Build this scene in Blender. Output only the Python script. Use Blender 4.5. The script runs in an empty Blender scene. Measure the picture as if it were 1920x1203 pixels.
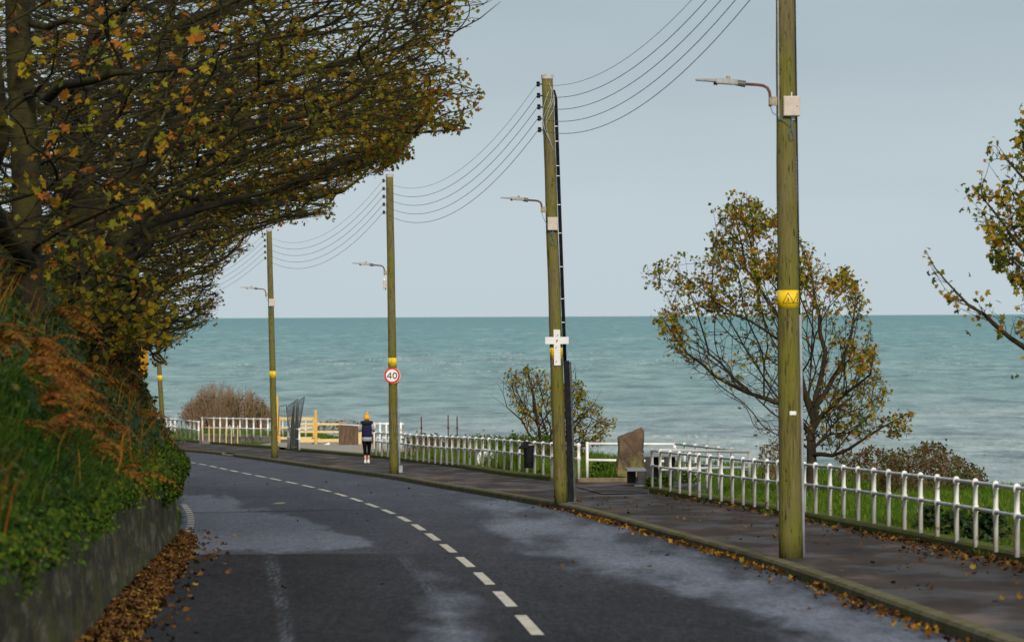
import bpy, math, random
import numpy as np
from mathutils import Vector, Matrix, noise as mn
random.seed(7); rng = np.random.default_rng(7)
scene = bpy.context.scene
COL = scene.collection
PI = math.pi
F = 10000.0          # focal length in photo pixels (a 187 mm lens)
TH = 0.0047          # slight camera roll
R = math.radians

# ------------------------------------------------------------------ places
def P(u, v, d):
    """point seen at (u, v) of the photograph at distance d in front of the camera"""
    a = u-960.0; b = v-601.5
    return Vector(((a-TH*b)*d/F, d, -((b+TH*a)+8.0)*d/F))
def lev(u, v):
    return (v-601.5)+TH*(u-960.0)+8.0
def GD(u, v, h=0.0):
    """distance of a ground point (h metres above the road plane)"""
    return (1.82-h)*F/(lev(u, v)-167.0)
def G(u, v, h=0.0):
    return P(u, v, GD(u, v, h))
def RZ(y):
    return -(1.82+0.0167*y)
def ip(y, tab):
    return float(np.interp(y, [t[0] for t in tab], [t[1] for t in tab]))

# ------------------------------------------------------------------ tags
def tag(o, label=None, cat=None, group=None, kind=None):
    if label: o['label'] = label
    if cat: o['category'] = cat
    if group: o['group'] = group
    if kind: o['kind'] = kind
    return o
def empty(name, loc, label, cat, group=None):
    o = bpy.data.objects.new(name, None); COL.objects.link(o)
    o.location = loc; o.empty_display_size = .2
    return tag(o, label, cat, group)
def wloc(o):
    v = Vector((0, 0, 0))
    while o is not None:
        v += o.location; o = o.parent
    return v
def link(name, me, mat, parent=None, smooth=False):
    o = bpy.data.objects.new(name, me); COL.objects.link(o)
    if mat: me.materials.append(mat)
    if smooth:
        me.polygons.foreach_set('use_smooth', [True]*len(me.polygons))
    if parent: o.parent = parent
    return o

class B:
    def __init__(s): s.v = []; s.f = []
    def add(s, vs, fs):
        n = len(s.v); s.v += [Vector(p) for p in vs]; s.f += [tuple(i+n for i in f) for f in fs]; return s
    def box(s, c, size, M=None):
        x, y, z = [q/2 for q in size]; c = Vector(c)
        vs = [Vector((a*x, b*y, e*z)) for e in (-1, 1) for b in (-1, 1) for a in (-1, 1)]
        if M is not None: vs = [M @ p for p in vs]
        return s.add([c+p for p in vs], [(0, 2, 3, 1), (4, 5, 7, 6), (0, 1, 5, 4), (2, 6, 7, 3), (0, 4, 6, 2), (1, 3, 7, 5)])
    def tube(s, pts, rad, n=8, caps=True):
        pts = [Vector(p) for p in pts]
        if not isinstance(rad, (list, tuple)): rad = [rad]*len(pts)
        rings = []; a = None
        for i, p in enumerate(pts):
            t = (pts[min(i+1, len(pts)-1)]-pts[max(i-1, 0)])
            if t.length < 1e-9: t = Vector((0, 0, 1))
            t.normalize()
            if a is None:
                a = t.cross(Vector((0, 0, 1)) if abs(t.z) < .9 else Vector((1, 0, 0)))
            else:
                a = a-t*a.dot(t)
            a.normalize(); b = t.cross(a)
            rings.append([p+(a*math.cos(2*PI*k/n)+b*math.sin(2*PI*k/n))*rad[i] for k in range(n)])
        o = len(s.v)
        for r in rings: s.v += r
        for i in range(len(rings)-1):
            for k in range(n):
                k2 = (k+1) % n
                s.f.append((o+i*n+k, o+i*n+k2, o+(i+1)*n+k2, o+(i+1)*n+k))
        if caps:
            s.f.append(tuple(o+k for k in reversed(range(n))))
            m = o+(len(rings)-1)*n
            s.f.append(tuple(m+k for k in range(n)))
        return s
    def ball(s, c, r, n=10, m=6, sc=(1, 1, 1)):
        c = Vector(c); o = len(s.v)
        for j in range(1, m):
            ph = PI*j/m
            for k in range(n):
                s.v.append(c+Vector((r*sc[0]*math.sin(ph)*math.cos(2*PI*k/n), r*sc[1]*math.sin(ph)*math.sin(2*PI*k/n), r*sc[2]*math.cos(ph))))
        s.v.append(c+Vector((0, 0, r*sc[2]))); s.v.append(c-Vector((0, 0, r*sc[2])))
        t = len(s.v)-2; bt = t+1
        for j in range(m-2):
            for k in range(n):
                k2 = (k+1) % n
                s.f.append((o+j*n+k, o+(j+1)*n+k, o+(j+1)*n+k2, o+j*n+k2))
        for k in range(n):
            k2 = (k+1) % n
            s.f.append((t, o+k, o+k2)); s.f.append((bt, o+(m-2)*n+k2, o+(m-2)*n+k))
        return s
    def prism(s, poly, depth):
        """poly: list of points in one plane; depth: vector"""
        n = len(poly); dv = Vector(depth)
        vs = [Vector(p) for p in poly]+[Vector(p)+dv for p in poly]
        fs = [tuple(range(n)), tuple(reversed(range(n, 2*n)))]+[(i, (i+1) % n+0, (i+1) % n+n, i+n) for i in range(n)]
        return s.add(vs, [fs[0][::-1], fs[1][::-1]]+fs[2:])
    def sweep(s, line, prof):
        """line: list of (point, side vector); prof: list of (side, up) closed profile"""
        o = len(s.v); n = len(prof)
        for p, sd in line:
            for a, b in prof: s.v.append(Vector(p)+Vector(sd)*a+Vector((0, 0, b)))
        for i in range(len(line)-1):
            for k in range(n):
                k2 = (k+1) % n
                s.f.append((o+i*n+k, o+i*n+k2, o+(i+1)*n+k2, o+(i+1)*n+k))
        s.f.append(tuple(o+k for k in range(n))); m = o+(len(line)-1)*n
        s.f.append(tuple(m+k for k in reversed(range(n))))
        return s
    def build(s, name, mat, parent=None, smooth=False, label=None, bevel=0):
        off = wloc(parent) if parent else Vector((0, 0, 0))
        me = bpy.data.meshes.new(name)
        me.from_pydata([tuple(p-off) for p in s.v], [], s.f); me.validate(); me.update()
        o = link(name, me, mat, parent, smooth)
        if bevel:
            b = o.modifiers.new('bevel', 'BEVEL'); b.width = bevel; b.segments = 2; b.limit_method = 'ANGLE'
        if label: o['label'] = label
        return o
def recentre(o):
    """put a top-level mesh's origin at its base"""
    n = len(o.data.vertices); a = np.empty(n*3, np.float32); o.data.vertices.foreach_get('co', a); a = a.reshape(-1, 3)
    c = Vector((float(a[:, 0].mean()), float(a[:, 1].mean()), float(a[:, 2].min())))
    a -= np.array(c, np.float32); o.data.vertices.foreach_set('co', a.ravel()); o.data.update(); o.location += c
    return o

# ------------------------------------------------------------------ materials
def newmat(name):
    m = bpy.data.materials.new(name); m.use_nodes = True
    nt = m.node_tree; nt.nodes.clear()
    out = nt.nodes.new('ShaderNodeOutputMaterial'); p = nt.nodes.new('ShaderNodeBsdfPrincipled')
    nt.links.new(p.outputs[0], out.inputs[0])
    return m, nt, p, out
def N(nt, t, **kw):
    n = nt.nodes.new(t)
    for k, v in kw.items():
        if k.startswith('i_'):
            key = k[2:]
            n.inputs[int(key) if key.isdigit() else key.replace('_', ' ')].default_value = v
        else: setattr(n, k, v)
    return n
def ramp(nt, fac, stops, interp='LINEAR'):
    r = nt.nodes.new('ShaderNodeValToRGB'); r.color_ramp.interpolation = interp
    e = r.color_ramp.elements
    while len(e) < len(stops): e.new(.5)
    for i, (p, c) in enumerate(stops):
        e[i].position = p; e[i].color = (c[0], c[1], c[2], 1) if not isinstance(c, (int, float)) else (c, c, c, 1)
    nt.links.new(fac, r.inputs[0]); return r.outputs[0]
def texco(nt, kind='Object', scale=(1, 1, 1), rot=(0, 0, 0)):
    t = nt.nodes.new('ShaderNodeTexCoord'); m = nt.nodes.new('ShaderNodeMapping')
    m.inputs['Scale'].default_value = scale; m.inputs['Rotation'].default_value = rot
    nt.links.new(t.outputs[kind], m.inputs[0]); return m.outputs[0]
def noisen(nt, vec, scale, detail=4, rough=.55):
    n = N(nt, 'ShaderNodeTexNoise', i_Scale=scale, i_Detail=detail, i_Roughness=rough)
    nt.links.new(vec, n.inputs['Vector']); return n.outputs['Fac']
def mixc(nt, fac, a, b, mode='MIX'):
    m = nt.nodes.new('ShaderNodeMix'); m.data_type = 'RGBA'; m.blend_type = mode
    for sock, v in ((m.inputs[0], fac), (m.inputs[6], a), (m.inputs[7], b)):
        if isinstance(v, (int, float)): sock.default_value = v
        elif isinstance(v, (tuple, list)): sock.default_value = (v[0], v[1], v[2], 1)
        else: nt.links.new(v, sock)
    return m.outputs[2]
def bumpn(nt, p, h, strength, dist):
    b = N(nt, 'ShaderNodeBump', i_Strength=strength, i_Distance=dist)
    nt.links.new(h, b.inputs['Height']); nt.links.new(b.outputs[0], p.inputs['Normal'])
def simple(name, c1, c2, scale=6, rough=.7, bump=.3, bdist=.01, spec=.4, stretch=(1, 1, 1), lo=.35, hi=.65, metal=0, kind='Object', c3=None, s3=30, lo3=.55, hi3=.7):
    m, nt, p, out = newmat(name)
    vec = texco(nt, kind, stretch)
    n = noisen(nt, vec, scale, 6)
    c = ramp(nt, n, [(lo, c1), (hi, c2)])
    if c3:
        n2 = noisen(nt, vec, s3, 5); f = ramp(nt, n2, [(lo3, 0.0), (hi3, 1.0)])
        c = mixc(nt, f, c, c3)
    nt.links.new(c, p.inputs['Base Color'])
    p.inputs['Roughness'].default_value = rough; p.inputs['Specular IOR Level'].default_value = spec
    p.inputs['Metallic'].default_value = metal
    if bump: bumpn(nt, p, noisen(nt, vec, scale*4, 5), bump, bdist)
    return m
def leafmat(name, stops, transl=.3, clump=None, clump_scale=.35, rough=.8, spec=.08):
    """one colour per leaf, from its own random number, drifting slowly over the crown"""
    m, nt, p, out = newmat(name)
    g = nt.nodes.new('ShaderNodeNewGeometry')
    vec = texco(nt, 'Object')
    n = noisen(nt, vec, clump_scale, 3)
    ad = N(nt, 'ShaderNodeMath', operation='MULTIPLY_ADD', i_1=.9); nt.links.new(n, ad.inputs[0])
    sb = N(nt, 'ShaderNodeMath', operation='MULTIPLY_ADD', i_1=.75, i_2=-.32); nt.links.new(g.outputs['Random Per Island'], sb.inputs[0])
    nt.links.new(sb.outputs[0], ad.inputs[2])
    c = ramp(nt, ad.outputs[0], stops)
    fine = noisen(nt, vec, 40, 3); c = mixc(nt, 1.0, c, ramp(nt, fine, [(.3, (.65, .65, .65)), (.7, (1.2, 1.15, 1.1))]), 'MULTIPLY')
    nt.links.new(c, p.inputs['Base Color']); p.inputs['Roughness'].default_value = rough
    p.inputs['Specular IOR Level'].default_value = spec
    tr = nt.nodes.new('ShaderNodeBsdfTranslucent'); nt.links.new(c, tr.inputs[0])
    mx = N(nt, 'ShaderNodeMixShader', i_0=transl); nt.links.new(p.outputs[0], mx.inputs[1]); nt.links.new(tr.outputs[0], mx.inputs[2])
    nt.links.new(mx.outputs[0], out.inputs[0])
    return m

M = {}
def polemat():
    m, nt, p, out = newmat('weathered_pole_timber')
    v1 = texco(nt, 'Object', (1, 1, .06)); v2 = texco(nt, 'Object', (1, 1, .5)); v3 = texco(nt, 'Object', (1, 1, 1))
    grain = noisen(nt, v1, 45, 6, .65); big = noisen(nt, v2, 2.2, 4)
    c = ramp(nt, grain, [(.3, (.035, .028, .010)), (.5, (.12, .098, .028)), (.72, (.22, .18, .07))])
    algae = ramp(nt, big, [(.42, 0.0), (.56, 1.0)])
    c = mixc(nt, algae, c, mixc(nt, .6, c, (.135, .130, .010)))
    brown = ramp(nt, noisen(nt, texco(nt, 'Object', (3, 3, .5)), 1.1, 5), [(.44, 0.0), (.58, 1.0)])
    c = mixc(nt, brown, c, mixc(nt, .5, c, (.15, .115, .06)))
    zz = nt.nodes.new('ShaderNodeSeparateXYZ'); tz = nt.nodes.new('ShaderNodeTexCoord'); nt.links.new(tz.outputs['Object'], zz.inputs[0])
    ft = N(nt, 'ShaderNodeMapRange', i_1=.2, i_2=1.5, i_3=.75, i_4=0.0); nt.links.new(zz.outputs[2], ft.inputs[0])
    fm = N(nt, 'ShaderNodeMath', operation='MULTIPLY'); nt.links.new(ft.outputs[0], fm.inputs[0]); nt.links.new(ramp(nt, noisen(nt, texco(nt, 'Object', (1, 1, .25)), 9, 5), [(.42, 0.0), (.55, 1.0)]), fm.inputs[1])
    c = mixc(nt, fm.outputs[0], c, (.11, .115, .008))
    v4 = texco(nt, 'Object', (1, 1, .12)); crack = noisen(nt, v4, 48, 5, .6)
    cm = ramp(nt, crack, [(.595, 0.0), (.64, .95)])
    c = mixc(nt, cm, c, (.018, .014, .008))
    nt.links.new(c, p.inputs['Base Color']); p.inputs['Roughness'].default_value = .85
    p.inputs['Specular IOR Level'].default_value = .2
    bumpn(nt, p, grain, .5, .01)
    return m
M['pole'] = polemat()
M['cap'] = simple('grey_metal_cap', (.35, .33, .32), (.5, .46, .44), 20)
M['black'] = simple('black_plastic', (.004, .004, .005), (.012, .012, .015), 12, rough=.55, bump=.1, spec=.12)
M['ceramic'] = simple('brown_insulator', (.035, .012, .010), (.07, .03, .025), 20, rough=.3, bump=0)
M['cable'] = simple('dark_cable', (.02, .05, .055), (.04, .08, .085), 5, rough=.6, bump=0)
M['greycable'] = simple('grey_cable', (.3, .3, .28), (.42, .42, .4), 9, bump=0)
M['bluecable'] = simple('blue_cable', (.03, .10, .18), (.05, .15, .25), 9, bump=0)
M['conduit'] = simple('grey_conduit', (.20, .22, .25), (.32, .34, .37), 8, rough=.5, bump=.1)
M['yellow'] = simple('yellow_band', (.72, .47, .004), (.85, .56, .01), 9, rough=.45, bump=0)
M['ink'] = simple('dark_ink', (.02, .015, .01), (.03, .02, .015), 9, bump=0)
M['redpipe'] = simple('rusty_red_tube', (.10, .028, .022), (.17, .05, .035), 12)
M['lampgrey'] = simple('lamp_housing', (.20, .185, .17), (.30, .28, .255), 14, rough=.5)
M['lampdark'] = simple('lamp_dark', (.07, .065, .06), (.11, .10, .09), 14, rough=.5)
M['boxcream'] = simple('cream_box', (.46, .38, .30), (.56, .47, .38), 10, rough=.55, bump=.1)
M['bracket'] = simple('bracket_metal', (.25, .20, .12), (.38, .32, .2), 20)
M['signwhite'] = simple('sign_white', (.72, .70, .66), (.80, .78, .74), 6, rough=.4, bump=0)
M['signred'] = simple('sign_red', (.58, .008, .008), (.68, .012, .012), 6, rough=.35, bump=0)
M['signyellow'] = simple('sign_yellow', (.85, .38, .005), (.9, .43, .01), 6, rough=.4, bump=0)
def whitepaint(name, base, dirt, rust=True, moss=.0):
    m, nt, p, out = newmat(name)
    v = texco(nt, 'Object')
    n = noisen(nt, v, 3.5, 7, .62)
    c = ramp(nt, n, [(.40, base), (.68, dirt)])
    if rust:
        f = ramp(nt, noisen(nt, v, 11, 6), [(.61, 0.0), (.68, 1.0)]); c = mixc(nt, f, c, (.34, .17, .08))
    if moss:
        f = ramp(nt, noisen(nt, v, 1.7, 5), [(.50, 0.0), (.62, moss)]); c = mixc(nt, f, c, (.19, .20, .09))
    nt.links.new(c, p.inputs['Base Color']); p.inputs['Roughness'].default_value = .5
    bumpn(nt, p, noisen(nt, v, 60, 3), .15, .003)
    return m
M['post'] = whitepaint('white_post_paint', (.84, .81, .75), (.62, .57, .49))
M['rail'] = whitepaint('worn_rail_paint', (.66, .66, .65), (.42, .42, .41), moss=.5)
M['railwhite'] = whitepaint('white_rail_paint', (.86, .84, .79), (.7, .66, .6), rust=False)
M['timber'] = simple('new_timber', (.60, .42, .17), (.74, .55, .26), 6, stretch=(1, 1, 4), rough=.7)
M['timber2'] = simple('new_timber_orange', (.58, .32, .06), (.68, .40, .09), 6, rough=.7)
M['brush'] = simple('brushwood', (.10, .06, .035), (.27, .18, .11), 26, stretch=(1, 1, .12), rough=.9, bump=.8, lo=.35, hi=.68)
M['concrete'] = simple('concrete', (.23, .19, .155), (.35, .30, .25), 2.5, rough=.9, c3=(.12, .11, .06), s3=5)
M['brick'] = simple('brick', (.28, .15, .09), (.42, .28, .19), 8, rough=.9)
M['rust'] = simple('rusty_iron', (.06, .018, .012), (.12, .035, .022), 25, rough=.9)
M['mesh'] = simple('grey_netting', (.05, .05, .048), (.085, .085, .08), 12, rough=.8)
M['frame'] = simple('grey_frame', (.05, .05, .05), (.10, .10, .095), 12, rough=.7, spec=.15)
M['blackfur'] = simple('black_fur', (.006, .006, .008), (.02, .02, .022), 40, rough=1, bump=1, bdist=.02)
M['navy'] = simple('navy_quilt', (.014, .015, .045), (.022, .024, .06), 12, rough=.8, spec=.1, stretch=(.4, .4, 3), bump=.8, bdist=.02)
M['greycloth'] = simple('grey_fleece', (.26, .26, .27), (.36, .36, .37), 20, rough=.95)
M['leggings'] = simple('black_leggings', (.003, .003, .004), (.008, .008, .009), 10, rough=.9, spec=.05)
M['orangewool'] = simple('orange_wool', (.78, .30, .008), (.9, .40, .015), 30, rough=1, bump=.8)
M['skin'] = simple('skin', (.55, .27, .17), (.62, .32, .21), 10, rough=.55, bump=0)
M['shoe'] = simple('white_shoe', (.6, .58, .57), (.72, .70, .69), 15, rough=.5)
M['hair'] = simple('brown_hair', (.05, .03, .015), (.09, .055, .03), 40, rough=.6)
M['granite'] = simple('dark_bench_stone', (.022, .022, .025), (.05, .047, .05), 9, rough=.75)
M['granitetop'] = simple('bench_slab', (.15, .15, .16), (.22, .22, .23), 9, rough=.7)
M['sack'] = simple('white_sack', (.62, .60, .56), (.75, .73, .69), 9, rough=.8, bump=.6, bdist=.03)
M['plank'] = simple('white_plank', (.75, .75, .73), (.82, .82, .8), 9)
M['blue'] = simple('blue_plastic', (.03, .22, .65), (.05, .3, .75), 9)
def stonemat():
    m, nt, p, out = newmat('standing_stone_rock')
    v = texco(nt, 'Object', (1, 1, .8)); n = noisen(nt, v, 3.2, 7, .6)
    c = ramp(nt, n, [(.32, (.036, .023, .016)), (.5, (.088, .055, .034)), (.68, (.17, .11, .066))])
    f = ramp(nt, noisen(nt, v, 2.6, 6, .65), [(.40, 0.0), (.52, .95)])
    sx = N(nt, 'ShaderNodeSeparateXYZ'); t = nt.nodes.new('ShaderNodeTexCoord'); nt.links.new(t.outputs['Object'], sx.inputs[0])
    zf = N(nt, 'ShaderNodeMapRange', i_1=.75, i_2=.2, i_3=.15, i_4=1.0); nt.links.new(sx.outputs[2], zf.inputs[0])
    mu = N(nt, 'ShaderNodeMath', operation='MULTIPLY'); nt.links.new(f, mu.inputs[0]); nt.links.new(zf.outputs[0], mu.inputs[1])
    c = mixc(nt, mu.outputs[0], c, (.20, .165, .045))
    # natural joint running down across the face
    t1 = N(nt, 'ShaderNodeMath', operation='MULTIPLY_ADD', i_1=1.16); nt.links.new(sx.outputs[0], t1.inputs[0]); nt.links.new(sx.outputs[2], t1.inputs[2])
    t2 = N(nt, 'ShaderNodeMath', operation='ADD', i_1=-.70); nt.links.new(t1.outputs[0], t2.inputs[0])
    t3 = N(nt, 'ShaderNodeMath', operation='ABSOLUTE'); nt.links.new(t2.outputs[0], t3.inputs[0])
    c = mixc(nt, ramp(nt, t3.outputs[0], [(0.0, .9), (.022, 0.0)]), c, (.02, .014, .01))
    up_ = N(nt, 'ShaderNodeMath', operation='GREATER_THAN', i_1=0.0); nt.links.new(t2.outputs[0], up_.inputs[0])
    c = mixc(nt, up_.outputs[0], c, mixc(nt, .35, c, (.12, .058, .034)))
    nt.links.new(c, p.inputs['Base Color']); p.inputs['Roughness'].default_value = .9
    bumpn(nt, p, noisen(nt, v, 9, 8, .65), .8, .05)
    return m
M['stone'] = stonemat()

def barkmat(name, a, b, moss):
    m, nt, p, out = newmat(name)
    v = texco(nt, 'Object'); n = noisen(nt, v, 7, 6)
    c = ramp(nt, n, [(.35, a), (.65, b)])
    f = ramp(nt, noisen(nt, v, 1.6, 5, .7), [(.44, 0.0), (.58, 1.0)])
    c = mixc(nt, f, c, moss)
    nt.links.new(c, p.inputs['Base Color']); p.inputs['Roughness'].default_value = .9
    p.inputs['Specular IOR Level'].default_value = .15
    bumpn(nt, p, noisen(nt, v, 30, 5), .6, .02)
    return m
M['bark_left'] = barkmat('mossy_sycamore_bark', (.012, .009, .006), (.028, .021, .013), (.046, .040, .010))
M['bark_right'] = barkmat('sycamore_bark', (.024, .016, .011), (.055, .038, .024), (.05, .04, .02))
M['leaf_left'] = leafmat('autumn_leaves_canopy', [(.04, (.08, .028, .009)), (.16, (.20, .070, .012)), (.28, (.19, .10, .011)), (.42, (.27, .19, .013)), (.58, (.17, .15, .012)), (.78, (.075, .085, .010)), (1.0, (.04, .052, .009))], .35, clump_scale=.5)
M['leaf_near'] = leafmat('autumn_leaves_near', [(.05, (.16, .05, .015)), (.25, (.34, .11, .018)), (.45, (.36, .22, .015)), (.65, (.26, .22, .015)), (1.0, (.09, .12, .014))], .35, clump_scale=.8)
M['leaf_right'] = leafmat('turning_leaves', [(.06, (.19, .055, .012)), (.22, (.30, .13, .015)), (.38, (.38, .26, .018)), (.55, (.20, .19, .018)), (.78, (.075, .11, .016)), (1.0, (.045, .075, .014))], .35, clump_scale=.6)
M['leaf_bush'] = leafmat('bush_leaves', [(.1, (.09, .03, .015)), (.35, (.14, .07, .02)), (.6, (.11, .10, .02)), (1.0, (.06, .10, .02))], .3, clump_scale=.8)
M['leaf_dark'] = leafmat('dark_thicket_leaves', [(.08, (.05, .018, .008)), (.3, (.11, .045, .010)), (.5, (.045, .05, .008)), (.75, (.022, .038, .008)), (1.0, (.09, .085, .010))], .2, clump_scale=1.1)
M['leaf_bush2'] = leafmat('far_bush_leaves', [(.1, (.06, .045, .015)), (.5, (.05, .085, .015)), (1.0, (.09, .12, .02))], .3, clump_scale=.6)
M['leaf_bramble'] = leafmat('bramble_leaves', [(.1, (.10, .025, .015)), (.4, (.10, .055, .02)), (.6, (.075, .085, .02)), (1.0, (.05, .10, .018))], .3, clump_scale=1.2)
M['twig_red'] = simple('reddish_twigs', (.115, .066, .036), (.23, .145, .080), 9, rough=.9, bump=0)
M['ivy'] = leafmat('ivy_leaves', [(.1, (.009, .022, .008)), (.4, (.015, .042, .010)), (.6, (.032, .058, .009)), (.8, (.065, .072, .008)), (1.0, (.12, .09, .012))], .2, clump_scale=.9, rough=.5, spec=.18)
M['greenleaf'] = leafmat('green_weeds', [(.1, (.035, .075, .010)), (.5, (.060, .125, .012)), (.8, (.11, .18, .015)), (1.0, (.24, .27, .02))], .3, clump_scale=1.2)
M['hedgeleaf'] = leafmat('wall_top_weeds', [(.1, (.014, .034, .007)), (.4, (.028, .062, .008)), (.65, (.055, .10, .009)), (.85, (.10, .12, .010)), (1.0, (.19, .13, .015))], .25, clump_scale=1.3)
M['grass'] = leafmat('verge_grass_blades', [(.1, (.035, .085, .010)), (.45, (.07, .15, .012)), (.7, (.13, .21, .016)), (.9, (.24, .25, .03)), (1.0, (.34, .27, .07))], .35, clump_scale=.6)
M['bankgrass'] = leafmat('bank_grass_blades', [(.1, (.012, .036, .006)), (.5, (.026, .075, .007)), (.8, (.055, .105, .009)), (1.0, (.15, .10, .02))], .3, clump_scale=.8)
M['bracken'] = leafmat('bracken_fronds', [(.08, (.07, .022, .010)), (.3, (.16, .045, .014)), (.5, (.27, .085, .015)), (.68, (.30, .14, .015)), (.82, (.16, .13, .015)), (1.0, (.07, .10, .015))], .3, clump_scale=.7)
M['litter'] = leafmat('dead_leaves', [(.1, (.026, .014, .008)), (.35, (.075, .035, .015)), (.6, (.13, .062, .020)), (.8, (.19, .095, .022)), (.93, (.27, .18, .02)), (1.0, (.18, .18, .03))], .12, clump_scale=1.5)
M['litter_kerb'] = leafmat('yellow_dead_leaves', [(.1, (.035, .015, .008)), (.4, (.11, .045, .014)), (.6, (.22, .095, .015)), (.8, (.34, .18, .015)), (1.0, (.42, .29, .02))], .12, clump_scale=1.5)
def soilmat(name, a, b, c_, sc=1.2):
    m, nt, p, out = newmat(name)
    v = texco(nt, 'Object'); n = noisen(nt, v, sc, 8, .7)
    c = ramp(nt, n, [(.3, a), (.5, b), (.7, c_)])
    nt.links.new(c, p.inputs['Base Color']); p.inputs['Roughness'].default_value = 1
    p.inputs['Specular IOR Level'].default_value = .1
    bumpn(nt, p, noisen(nt, v, sc*8, 6, .7), 1, .1)
    return m
M['bank'] = soilmat('bank_soil_shade', (.008, .010, .004), (.016, .020, .006), (.032, .024, .010))  # soil kept near black, painting in the shade between the plants
M['verge'] = soilmat('verge_ground', (.045, .09, .012), (.065, .125, .015), (.11, .12, .03))

def wallmat():
    m, nt, p, out = newmat('old_render_wall')
    v = texco(nt, 'Object', (1, .14, 1.2)); vs = texco(nt, 'Object', (1, .30, .35))
    c = ramp(nt, noisen(nt, v, 4.5, 8, .72), [(.36, (.020, .016, .009)), (.50, (.075, .060, .032)), (.62, (.20, .17, .105))])
    st = ramp(nt, noisen(nt, vs, 3.2, 6), [(.48, 0.0), (.60, .8)])
    c = mixc(nt, st, c, (.045, .035, .022))
    mo = ramp(nt, noisen(nt, texco(nt, 'Object', (1, .3, .7)), 3.4, 7, .7), [(.48, 0.0), (.58, .9)])
    c = mixc(nt, mo, c, (.075, .074, .009))
    vo = N(nt, 'ShaderNodeTexVoronoi', feature='DISTANCE_TO_EDGE', i_Scale=1.6); vw = texco(nt, 'Object', (1, .22, 1.0))
    nv = N(nt, 'ShaderNodeTexNoise', i_Scale=3.0, i_Detail=3.0); nt.links.new(vw, nv.inputs[0])
    nt.links.new(mixc(nt, .12, vw, nv.outputs['Color']), vo.inputs[0])
    cr = ramp(nt, vo.outputs[0], [(0.0, .7), (.012, 0.0)])
    nt.links.new(c, p.inputs['Base Color']); p.inputs['Roughness'].default_value = .9
    p.inputs['Specular IOR Level'].default_value = .2
    bumpn(nt, p, noisen(nt, v, 14, 8, .7), .7, .03)
    return m
M['wall'] = wallmat()
def kerbmat(name, top, moss, face, mlo=.45):
    m, nt, p, out = newmat(name)
    v = texco(nt, 'Object'); n = noisen(nt, v, 1.6, 7, .65)
    c = ramp(nt, noisen(nt, v, 9, 6), [(.35, face), (.65, top)])
    f = ramp(nt, n, [(mlo, 0.0), (mlo+.14, .9)])
    c = mixc(nt, f, c, moss)
    if name == 'kerb_stone':
        sxk = nt.nodes.new('ShaderNodeSeparateXYZ'); tk = nt.nodes.new('ShaderNodeTexCoord'); nt.links.new(tk.outputs['Object'], sxk.inputs[0])
        fr_ = N(nt, 'ShaderNodeMath', operation='PINGPONG', i_1=.46); nt.links.new(sxk.outputs[1], fr_.inputs[0])
        c = mixc(nt, ramp(nt, fr_.outputs[0], [(0.0, .85), (.035, 0.0)]), c, (.03, .028, .015))
    nt.links.new(c, p.inputs['Base Color']); p.inputs['Roughness'].default_value = .95
    p.inputs['Specular IOR Level'].default_value = .15
    bumpn(nt, p, noisen(nt, v, 25, 6, .7), .8, .02)
    return m
M['kerb'] = kerbmat('kerb_stone', (.17, .145, .085), (.095, .088, .03), (.11, .095, .06), .42)
M['mosswall'] = kerbmat('mossy_low_wall', (.10, .085, .05), (.085, .10, .007), (.05, .045, .03), .38)
M['ledge'] = kerbmat('ledge_brick', (.24, .18, .11), (.15, .13, .05), (.14, .10, .06), .5)
M['paint'] = None
def paintmat():
    m, nt, p, out = newmat('road_paint')
    v = texco(nt, 'Object')
    c = ramp(nt, noisen(nt, v, 5, 7, .7), [(.36, (.34, .30, .235)), (.6, (.55, .50, .40))])
    w = ramp(nt, noisen(nt, v, 60, 4, .7), [(.30, 0.35), (.42, 1.0)])
    c = mixc(nt, w, (.14, .13, .11), c)
    nt.links.new(c, p.inputs['Base Color']); p.inputs['Roughness'].default_value = .75
    return m
M['paint'] = paintmat()
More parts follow.
